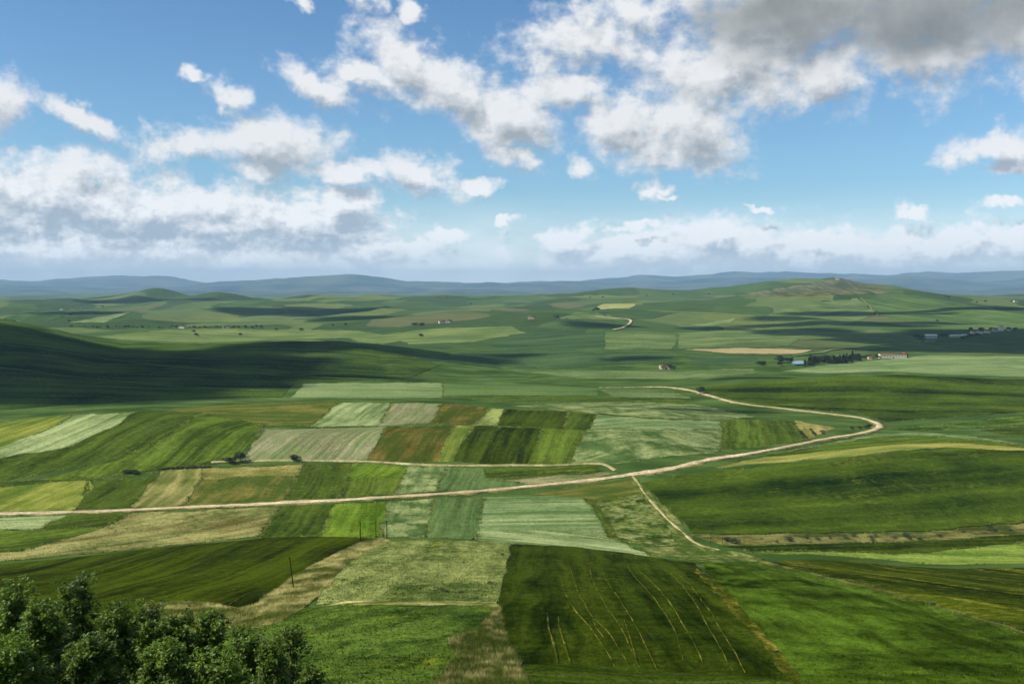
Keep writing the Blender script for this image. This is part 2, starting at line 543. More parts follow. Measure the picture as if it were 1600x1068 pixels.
def field_mat(name, A, B, C=None, cthr=.6, streak=(70, 1.6), rows=0.0, spacing=4.0, mott=.5, fine=1.4, bump=.5, patch=45.0, csoft=.12, cstreak=.5, sa=2.4):
    """crop: A/B vary in streaks along the drill rows and in patches, C shows through in patches"""
    if name in MATS:
        return MATS[name]
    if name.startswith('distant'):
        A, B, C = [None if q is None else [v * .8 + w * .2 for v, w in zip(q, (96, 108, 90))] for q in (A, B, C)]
    m, g, b, out = base_mat(name)
    pos = g.n('ShaderNodeNewGeometry').outputs['Position']
    pos = g.vm('MULTIPLY', pos, (1, 1, .4))
    row = g.n('ShaderNodeAttribute', attribute_name='row').outputs['Vector']
    wob = g.vm('SCALE', g.vm('SUBTRACT', g.noise(pos, 1 / 30.0, 2.0, .5, out=1), (.5, .5, .5)), scale=6.0)
    rw = g.vm('ADD', row, wob)
    st = g.noise(g.vm('MULTIPLY', rw, (1 / streak[0], .55 / streak[1], 0)), 1.0, 4.0, .65)
    st2 = g.noise(g.vm('MULTIPLY', rw, (.3 / streak[0], .16 / streak[1], 0)), 1.0, 2.0, .5)
    pt = g.noise(pos, 1 / patch, 4.0, .6)
    f3 = g.noise(pos, fine, 2.0, .6)
    f4 = g.noise(pos, fine * .22, 3.0, .65)
    v = g.m('ADD', g.m('MULTIPLY', g.m('SUBTRACT', st, .5), sa), g.m('MULTIPLY', g.m('SUBTRACT', st2, .5), 2.2))
    v = g.m('ADD', v, g.m('MULTIPLY', g.m('SUBTRACT', pt, .5), 2.6 * mott + .7))
    v = g.m('ADD', v, g.m('MULTIPLY', g.m('SUBTRACT', f4, .5), 1.2 * mott))
    v = g.m('ADD', v, .5, clamp=True)
    A2 = [max(0, a - .30 * (b_ - a)) for a, b_ in zip(A, B)]
    B2 = [b_ + .30 * (b_ - a) for a, b_ in zip(A, B)]
    col = g.mix(v, alb(A2), alb(B2))
    if C is not None:
        pc = g.m('ADD', g.m('MULTIPLY', g.noise(g.vm('ADD', pos, (311, 97, 0)), 1.3 / patch, 4.0, .62), 1 - cstreak), g.m('MULTIPLY', g.noise(g.vm('MULTIPLY', rw, (.6 / streak[0], .5 / streak[1], 0)), 1.0, 3.0, .6), cstreak))
        pc = g.m('ADD', pc, g.m('MULTIPLY', g.m('SUBTRACT', f4, .5), .35))
        col = g.mix(g.mapr(pc, cthr - csoft, cthr + csoft), col, alb(C))
    if rows > 0:
        sp = g.n('ShaderNodeSeparateXYZ', ins={0: g.vm('ADD', row, g.vm('SCALE', wob, scale=.15))})
        rr = g.m('SINE', g.m('MULTIPLY', sp.outputs[1], 2 * math.pi / spacing))
        rr = g.m('MULTIPLY', g.mapr(rr, .1, .9), g.mapr(g.noise(rw, .06, 3.0, .6), .35, .65))
        col = g.mix(g.m('MULTIPLY', rr, rows), col, g.mix(1.0, col, (.42, .42, .42), 'MULTIPLY'))
    rnd = g.n('ShaderNodeObjectInfo').outputs['Random']
    val = g.m('MULTIPLY', g.mapr(f3, .25, .75, .55, 1.42, False), g.mapr(f4, .3, .7, .82, 1.18, False))
    col = g.mix(1.0, col, g.xyz(val, val, g.m('MULTIPLY', val, .97)), 'MULTIPLY')
    g.put(b.inputs['Base Color'], col)
    hb = g.m('ADD', g.m('MULTIPLY', f3, .6), g.m('MULTIPLY', st, .7))
    bp = g.n('ShaderNodeBump', ins={'Strength': bump, 'Distance': .5, 'Height': hb})
    g.put(b.inputs['Normal'], bp.outputs[0])
    MATS[name] = m
    return m


def simple_mat(name, A, B, scale=1.0, rough=.9, bump=.3, k=1.0):
    if name in MATS:
        return MATS[name]
    m, g, b, out = base_mat(name)
    pos = g.n('ShaderNodeTexCoord').outputs['Object']
    n1 = g.noise(pos, scale, 4.0, .6)
    n2 = g.noise(pos, scale * 6, 3.0, .6)
    f = g.mapr(g.m('ADD', g.m('MULTIPLY', n1, .6), g.m('MULTIPLY', n2, .4)), .3, .7)
    g.put(b.inputs['Base Color'], g.mix(f, alb(A, k), alb(B, k)))
    b.inputs['Roughness'].default_value = rough
    g.put(b.inputs['Normal'], g.n('ShaderNodeBump', ins={'Strength': bump, 'Distance': .05, 'Height': n2}).outputs[0])
    MATS[name] = m
    return m


def terrain_mat():
    m, g, b, out = base_mat('rough_pasture')
    pos = g.n('ShaderNodeNewGeometry').outputs['Position']
    sp = g.n('ShaderNodeSeparateXYZ', ins={0: pos})
    wv = g.vm('SCALE', g.vm('SUBTRACT', g.noise(pos, 1 / 300.0, 3.0, .5, out=1), (.5, .5, .5)), scale=190.0)
    p2 = g.vm('ADD', pos, wv)
    # parcels, larger with distance
    mp = g.n('ShaderNodeMapping', ins={'Vector': g.vm('MULTIPLY', p2, (1, 1, 0)), 'Rotation': (0, 0, .35), 'Scale': (1 / 210.0, 1 / 420.0, 1)})
    vo = g.n('ShaderNodeTexVoronoi', distance='CHEBYCHEV', ins={'Vector': mp.outputs[0], 'Scale': 1.0, 'Randomness': .85})
    cs = g.n('ShaderNodeSeparateXYZ', ins={0: vo.outputs['Color']})
    rp = g.n('ShaderNodeValToRGB', ins={0: cs.outputs[0]})
    cr = rp.color_ramp
    cr.interpolation = 'CONSTANT'
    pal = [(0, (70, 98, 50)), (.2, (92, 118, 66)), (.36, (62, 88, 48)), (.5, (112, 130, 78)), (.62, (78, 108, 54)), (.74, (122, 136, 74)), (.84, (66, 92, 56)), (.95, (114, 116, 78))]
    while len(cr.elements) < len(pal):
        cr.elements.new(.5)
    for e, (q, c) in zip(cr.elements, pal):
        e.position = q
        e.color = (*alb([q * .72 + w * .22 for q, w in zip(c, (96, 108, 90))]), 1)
    n1 = g.noise(pos, 1 / 55.0, 5.0, .6)
    n2 = g.noise(g.vm('MULTIPLY', p2, (1 / 90.0, 1 / 28.0, 0)), 1.0, 4.0, .6)
    n3 = g.noise(pos, .9, 3.0, .6)
    plain = g.mix(g.mapr(g.m('ADD', g.m('MULTIPLY', n1, .5), g.m('MULTIPLY', n2, .5)), .33, .67), alb((54, 80, 34)), alb((90, 112, 62)))
    farw = g.mapr(sp.outputs[1], 1350.0, 2100.0)
    col = g.mix(g.m('MULTIPLY', farw, .88), plain, rp.outputs[0])
    val = g.m('MULTIPLY', g.mapr(n3, .25, .75, .72, 1.25, False), g.mapr(n2, .3, .7, .80, 1.2, False))
    col = g.mix(1.0, col, g.xyz(val, val, val), 'MULTIPLY')
    # scrub on the steep stony hill, read from the ground's own slope
    g.put(b.inputs['Base Color'], col)
    g.put(b.inputs['Normal'], g.n('ShaderNodeBump', ins={'Strength': .5, 'Distance': .6, 'Height': g.m('ADD', n3, n1)}).outputs[0])
    return m


def mountain_mat():
    m, g, b, out = base_mat('mountain_ground')
    pos = g.n('ShaderNodeNewGeometry').outputs['Position']
    n1 = g.noise(pos, 1 / 1300.0, 6.0, .62)
    n2 = g.noise(pos, 1 / 300.0, 4.0, .6)
    col = g.mix(g.mapr(n1, .38, .62), alb((36, 52, 40)), alb((92, 102, 76)))
    col = g.mix(g.mapr(n2, .56, .72), col, alb((112, 112, 90)))
    g.put(b.inputs['Base Color'], col)
    return m


# ------------------------------------------------------------------ the land
def grid_faces(nr, nc):
    i = np.arange(nr * nc).reshape(nr, nc)
    return np.stack([i[:-1, :-1].ravel(), i[:-1, 1:].ravel(), i[1:, 1:].ravel(), i[1:, :-1].ravel()], 1)


me = mesh_np('terrain', np.stack([XX.ravel(), YY.ravel(), ZG.ravel()], 1), grid_faces(*XX.shape), smooth=True)
link('terrain', me, terrain_mat(), kind='structure', label='rolling green valley land under all the fields')

# mountains: ridge lines from the photo, each a broad range with spurs
MM = mountain_mat()


def mountain(ridge, y0, depth, seed, label, rough):
    xs = np.array([p[0] for p in ridge], float)
    ys = np.array([p[1] for p in ridge], float)
    t = np.linspace((-500 - 800) / F, (2100 - 800) / F, 420)
    px = t * F + 800
    py = np.interp(px, xs, ys)
    k = np.ones(3) / 3
    py = np.convolve(np.pad(py, 1, mode='edge'), k, 'valid')
    py = py + fbm(px / 46, px * 0 + seed, seed, 5, .55) * 1.5
    crest = CAMZ + (446 - py) / F * y0
    dv = np.linspace(-1, 1, 90)
    T, D = np.meshgrid(t, dv)
    Y = y0 + D * depth
    X = T * Y
    prof = np.where(D < 0, (1 + D) ** .85, (1 - D) ** 1.0)
    n = fbm(X / rough, Y / rough, seed, 6, .55)
    rid = 1 - np.abs(fbm(X / (rough * .8), Y / (rough * .8), seed + 40, 5, .5))
    base = -140
    Z = base + (crest[None, :] - base) * (prof * (.80 + .20 * prof) + (1 - np.abs(D)) * (.09 * n + .16 * (rid - .75)) * np.clip(1.0 - prof * .80, .1, 1))
    me = mesh_np('mountain_range', np.stack([X.ravel(), Y.ravel(), Z.ravel()], 1), grid_faces(*X.shape), smooth=True)
    link('mountain_range', me, MM, kind='structure', label=label)


mountain([(-500, 440), (0, 436), (40, 437), (100, 436), (150, 431), (180, 430), (225, 431), (262, 430), (290, 436), (330, 441), (400, 446), (700, 446), (800, 443), (880, 440), (930, 434), (1000, 430), (1060, 433),
          (1100, 428), (1150, 425), (1200, 425), (1260, 426), (1320, 427), (1400, 428), (1450, 424), (1500, 424), (1600, 423), (2100, 420)], 34000, 6200, 3, 'farthest blue mountain ridge along the horizon', 2600)
mountain([(-500, 446), (0, 444), (100, 446), (200, 449), (300, 446), (330, 440), (380, 438), (440, 435), (490, 431), (530, 428.5), (560, 428.5), (600, 433), (640, 439), (700, 440), (800, 441), (850, 438), (900, 438), (960, 441),
          (1050, 438), (1100, 434), (1200, 433), (1300, 438), (1400, 431), (1480, 434), (1540, 440), (1600, 436), (2100, 432)], 26500, 4800, 17, 'nearer blue mountain ridge with broad central summit', 2000)
mountain([(-500, 462), (0, 455), (60, 452), (130, 458), (220, 456), (300, 452), (420, 455), (520, 452), (600, 456), (700, 452), (820, 456), (930, 450), (1000, 456), (1100, 452), (1200, 456), (1350, 452), (1450, 450), (1520, 455), (1600, 450), (2100, 452)],
         20000, 3600, 29, 'low hazy foothills in front of the blue mountains', 1400)

# ------------------------------------------------------------------ fields
WALLS = []


def inside(x, y, poly):
    c = np.zeros(np.shape(x), bool)
    n = len(poly)
    for i in range(n):
        x0, y0 = poly[i]
        x1, y1 = poly[(i + 1) % n]
        if y0 == y1:
            continue
        c ^= ((y0 > y) != (y1 > y)) & (x < (x1 - x0) * (y - y0) / (y1 - y0) + x0)
    return c


def outline(pts, wob=1.0, step=7.0, closed=True):
    """photo polygon -> dense wobbling outline on the land (n,2)"""
    P = np.array(pts, float)
    Q = np.vstack([P, P[:1]]) if closed else P
    out = []
    for a, b in zip(Q[:-1], Q[1:]):
        n = max(2, int(np.hypot(*(b - a)) / step))
        for k in range(n):
            out.append(a + (b - a) * k / n)
    if not closed:
        out.append(Q[-1])
    out = np.array(out)
    w = ground(out[:, 0], out[:, 1])
    s = w[:, 1] / 500.0 * wob
    w[:, 0] += vnoise(w[:, 0] / 9, w[:, 1] / 9, 3) * s * .8
    w[:, 1] += vnoise(w[:, 0] / 9, w[:, 1] / 9, 8) * s * 1.3
    return w[:, :2]


FIELDS = {}


def field(key, pts, mat, label, rowdir=None, h=.1, wob=1.6, name='field', tuft=0.0, tuft_h=.4, order=0):
    W = outline(pts, wob)
    # drop points that crowd each other
    keep = [0]
    for i in range(1, len(W)):
        if np.hypot(*(W[i] - W[keep[-1]])) > .002 * W[i, 1]:
            keep.append(i)
    W = W[keep]
    x0, y0 = W.min(0)
    x1, y1 = W.max(0)
    sel = (XX > x0) & (XX < x1) & (YY > y0) & (YY < y1)
    ix, iy = XX[sel], YY[sel]
    if len(ix):
        ok = inside(ix, iy, W)
        ix, iy = ix[ok], iy[ok]
        # not too close to the outline
        if len(ix):
            d = dist_poly(ix, iy, np.vstack([W, W[:1]]))
            ok = d > .0016 * iy
            ix, iy = ix[ok], iy[ok]
    pts2 = np.vstack([W, np.stack([ix, iy], 1)]) if len(ix) else W
    nb = len(W)
    c0 = pts2.mean(0)
    V = [Vector((float(a), float(b))) for a, b in (pts2 - c0)]
    E = [(i, (i + 1) % nb) for i in range(nb)]
    res = delaunay_2d_cdt(V, E, [], 0, 1e-4)
    vo = np.array([(v.x, v.y) for v in res[0]]) + c0
    faces = np.array([f for f in res[2] if len(f) == 3], np.int64)
    if not len(faces):
        return None
    cen = vo[faces].mean(1)
    faces = faces[inside(cen[:, 0], cen[:, 1], W)]
    z = zat(vo[:, 0], vo[:, 1])
    lift = h + order * .06 + np.maximum(0, vo[:, 1] - 700) * .00035
    # the crop's side down to the ground along the border
    ed = {}
    for f in faces:
        for a, b in ((f[0], f[1]), (f[1], f[2]), (f[2], f[0])):
            kx = (min(a, b), max(a, b))
            ed[kx] = None if kx in ed else (a, b)
    bd = [e for e in ed.values() if e is not None]
    n0 = len(vo)
    v3 = np.column_stack([vo, z + lift])
    low = np.column_stack([vo, z - .3])
    # (the side has border points of its own, so the top keeps clean shading)
    v3 = np.vstack([v3, v3, low])
    sk = []
    for a, b in bd:
        sk.append((a + n0, a + 2 * n0, b + n0))
        sk.append((b + n0, a + 2 * n0, b + 2 * n0))
    allf = np.vstack([faces, np.array(sk)]) if sk else faces
    # rows
    if rowdir is None:
        rd = np.array([1.0, 0.0])
    else:
        a = ground([rowdir[0], rowdir[2]], [rowdir[1], rowdir[3]])
        rd = a[1, :2] - a[0, :2]
        rd = rd / (np.hypot(*rd) + 1e-9)
    pr = np.array([-rd[1], rd[0]])
    uv = np.stack([v3[:, :2] @ rd, v3[:, :2] @ pr], 1)
    me = mesh_np(name, v3, allf, uv)
    sm = np.zeros(len(allf), bool)
    sm[:len(faces)] = True
    me.polygons.foreach_set('use_smooth', sm)
    o = link(name, me, mat, kind='structure', label=label)
    FIELDS[key] = (o, W)
    if 300 < W[:, 1].min() and W[:, 1].max() < 1150 and name == 'field':
        # rough grass left unploughed along the border
        nx = np.roll(W, -1, 0)
        seg = np.hypot(*(nx - W).T)
        n = int(seg.sum() * 2.2)
        k = rng.choice(len(W), n, p=seg / seg.sum())
        q = W[k] + (nx - W)[k] * rng.random((n, 1)) + rng.normal(0, .75, (n, 2))
        q = q[(np.abs(q[:, 0] / q[:, 1]) < .56) & (vnoise(q[:, 0] / 11, q[:, 1] / 11, 41) > -.35)]
        if len(q):
            link('margin_grass', tuft_mesh('margin_grass', q, .55, 0.0, rd, width=.22, spread=.35), MARG, o, kind='stuff')
    if tuft > 0:
        # standing stalks, drilled in rows
        area = (x1 - x0) * (y1 - y0)
        n = int(area * tuft)
        q = np.stack([rng.uniform(x0, x1, n), rng.uniform(y0, y1, n)], 1)
        ok = inside(q[:, 0], q[:, 1], W) & (np.abs(q[:, 0] / q[:, 1]) < .56)
        q = q[ok]
        tm = tuft_mesh('crop', q, tuft_h * .75, h * .6, rd, width=.05 if name == 'verge' else .16, blades=5 if name == 'verge' else 3, lean=.9 if name == 'verge' else .5, nvar=.7 if name == 'verge' else .35)
        link('crop', tm, mat, o, kind='stuff')
    return o


def tuft_mesh(name, q, hh, z0, rd=(1, 0), width=.11, blades=3, lean=.5, spread=.16, nvar=.35):
    n = len(q)
    zz = zat(q[:, 0], q[:, 1]) + z0
    pr = np.array([-rd[1], rd[0]])
    vs_, us = [], []
    for k in range(blades):
        a = rng.uniform(0, 2 * math.pi, n)
        dx, dy = np.cos(a), np.sin(a)
        H = hh * rng.uniform(.55, 1.25, n)
        w = width * rng.uniform(.6, 1.3, n)
        ox = q[:, 0] + rng.normal(0, spread, n)
        oy = q[:, 1] + rng.normal(0, spread, n)
        ln = lean * H * rng.uniform(.1, 1, n)
        la = rng.uniform(0, 2 * math.pi, n)
        b0 = np.stack([ox - dx * w, oy - dy * w, zz], 1)
        b1 = np.stack([ox + dx * w, oy + dy * w, zz], 1)
        tp = np.stack([ox + np.cos(la) * ln, oy + np.sin(la) * ln, zz + H], 1)
        # wind every blade so that its lit side is the outer one (faces down the slope and up)
        gn = np.cross(b1 - b0, tp - b0)
        fl = (gn @ np.array([-.25, -1.0, .35]) < 0)[:, None]
        b0, b1 = np.where(fl, b1, b0), np.where(fl, b0, b1)
        vs_.append(np.stack([b0, b1, tp], 1).reshape(-1, 3))
    v = np.vstack(vs_)
    f = np.arange(len(v)).reshape(-1, 3)
    uv = np.stack([v[:, :2] @ np.asarray(rd), v[:, :2] @ pr], 1)
    return mesh_np(name, v, f, uv, up=nvar)


# crops: (as they show in sunlight)
fm = field_mat
DARK = fm('dark_wheat', (38, 54, 12), (66, 82, 24), (84, 96, 34), .68, streak=(90, 2.2), mott=.45)
DARK2 = fm('dark_wheat_ripening', (42, 58, 14), (70, 84, 24), (128, 126, 48), .63, streak=(140, 3.5), mott=.35, cstreak=.8)
DARKROW = fm('dark_barley', (42, 54, 10), (68, 82, 20), (82, 104, 44), .7, streak=(120, 2.4), mott=.35)
HILLDARK = fm('deep_green_wheat', (36, 56, 16), (72, 92, 30), (96, 106, 46), .64, streak=(320, 7), mott=.35, sa=1.2)
BRIGHTN = fm('bright_wheat', (48, 68, 20), (84, 110, 38), (54, 70, 20), .57, streak=(22, 3.2), mott=.35, patch=14, sa=2.2, cstreak=.85)
MID = fm('mid_green_wheat', (66, 84, 30), (92, 112, 44), streak=(80, 1.8))
MIDD = fm('deep_mid_wheat', (58, 76, 26), (80, 98, 38), (104, 116, 52), .66, streak=(80, 2.2))
BRI = fm('bright_green_crop', (82, 108, 34), (110, 134, 50), (76, 104, 34), .6, streak=(60, 2))
SAGE = fm('sage_green_beans', (76, 100, 56), (98, 120, 74), rows=.25, spacing=5.0, streak=(80, 1.6), mott=.3)
LITE = fm('pale_oat', (104, 124, 80), (142, 156, 112), (84, 106, 58), .62, streak=(70, 2.0), mott=.5)
LITEM = fm('pale_weedy_oat', (102, 122, 76), (136, 148, 102), (70, 96, 50), .54, streak=(30, 2.4), mott=1.0, patch=18, csoft=.10, cstreak=.25)
LITES = fm('silver_green_oat', (98, 122, 78), (132, 150, 106), (78, 104, 58), .6, rows=.3, spacing=7.0, streak=(120, 2), mott=.4)
YEL = fm('yellow_green_mustard', (100, 116, 50), (136, 142, 70), (84, 108, 42), .54, streak=(60, 3), mott=.6)
YELF = fm('pale_green_yellow_flowers', (96, 114, 62), (134, 146, 90), (146, 148, 60), .66, streak=(50, 3.0), mott=.7, patch=26)
YELS = fm('ripening_strip', (124, 130, 68), (152, 148, 84), (104, 122, 56), .56, streak=(120, 4), mott=.5)
GRNL = fm('lush_grass', (56, 80, 32), (86, 110, 48), (122, 132, 48), .64, streak=(30, 3), mott=.8, patch=24)
OLIV = fm('olive_brown_sainfoin', (82, 82, 32), (118, 106, 56), (66, 84, 30), .50, streak=(60, 2.5), mott=.8, patch=30)
OLIVG = fm('brown_green_fallow', (90, 100, 46), (126, 120, 66), (74, 94, 38), .50, streak=(60, 3), mott=.8, patch=34)
PLOW = fm('grey_bean_stubble', (126, 126, 98), (150, 146, 120), (104, 126, 76), .52, rows=.45, spacing=5.0, streak=(120, 1.6), mott=.4)
GREYB = fm('grey_weedy_ground', (122, 118, 92), (146, 142, 112), (86, 104, 50), .6, streak=(60, 3), mott=.6)
STRAWR = fm('straw_rows', (126, 128, 78), (156, 150, 100), (92, 104, 48), .52, rows=.6, spacing=8.0, streak=(60, 3), mott=.5)
STRAW = fm('straw_pasture', (128, 126, 74), (158, 150, 96), (98, 106, 50), .55, streak=(50, 4), mott=.8, patch=26)
WEED = fm('dry_weedy_pasture', (100, 110, 62), (144, 144, 94), (102, 90, 52), .58, streak=(70, 5), mott=.9, patch=40)
DRYV = fm('dry_bank_grass', (112, 120, 64), (178, 174, 118), (84, 98, 42), .55, streak=(20, 3), mott=1.0, patch=14)
WILD = fm('wild_ground', (58, 80, 30), (88, 106, 48), (138, 144, 98), .55, streak=(14, 2.5), mott=1.0, patch=12, cstreak=.35)
VERGE2 = fm('grassy_path_edge', (92, 108, 56), (136, 140, 88), (72, 94, 40), .5, streak=(10, 2), mott=1.0, patch=8)
VIVID = fm('fresh_oat', (98, 122, 54), (124, 144, 70), (134, 146, 62), .60, streak=(60, 3), mott=.4, patch=30)
BANKG = fm('tussock_bank', (92, 100, 52), (154, 150, 102), (70, 86, 36), .47, streak=(4, 1.2), mott=1.0, patch=5, cstreak=.4)
BRUSH = fm('dry_brush', (80, 90, 46), (122, 122, 74), (84, 80, 50), .58, streak=(30, 3), mott=1.0, patch=14)
TRACK = fm('trampled_straw', (96, 96, 38), (138, 128, 60), (60, 74, 22), .46, streak=(8, 1), mott=1.0, patch=9)
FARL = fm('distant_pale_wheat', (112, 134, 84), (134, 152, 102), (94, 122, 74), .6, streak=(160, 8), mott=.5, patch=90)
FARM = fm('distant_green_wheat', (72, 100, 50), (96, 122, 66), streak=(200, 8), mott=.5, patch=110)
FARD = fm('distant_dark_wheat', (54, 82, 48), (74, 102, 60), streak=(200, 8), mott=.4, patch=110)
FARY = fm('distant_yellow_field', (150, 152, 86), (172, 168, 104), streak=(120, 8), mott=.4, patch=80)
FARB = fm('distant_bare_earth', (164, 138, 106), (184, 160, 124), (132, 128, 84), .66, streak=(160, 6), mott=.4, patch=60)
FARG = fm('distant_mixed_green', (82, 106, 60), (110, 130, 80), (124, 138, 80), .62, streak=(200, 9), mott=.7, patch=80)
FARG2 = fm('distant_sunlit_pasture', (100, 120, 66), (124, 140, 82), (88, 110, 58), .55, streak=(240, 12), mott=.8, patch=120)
HILLSH = fm('shade_darkened_wheat', (42, 64, 28), (70, 92, 40), (84, 102, 52), .62, streak=(260, 10), mott=.6, patch=90)  # green darkened in the colour itself to deepen the cloud shadow on the hill
MARG = fm('margin_grass', (84, 104, 44), (140, 146, 84), (70, 92, 36), .5, streak=(8, 2), mott=1.0, patch=7)
HILLSC = fm('stony_scrub', (98, 102, 74), (124, 122, 94), (70, 84, 54), .52, streak=(120, 12), mott=.9, patch=90)

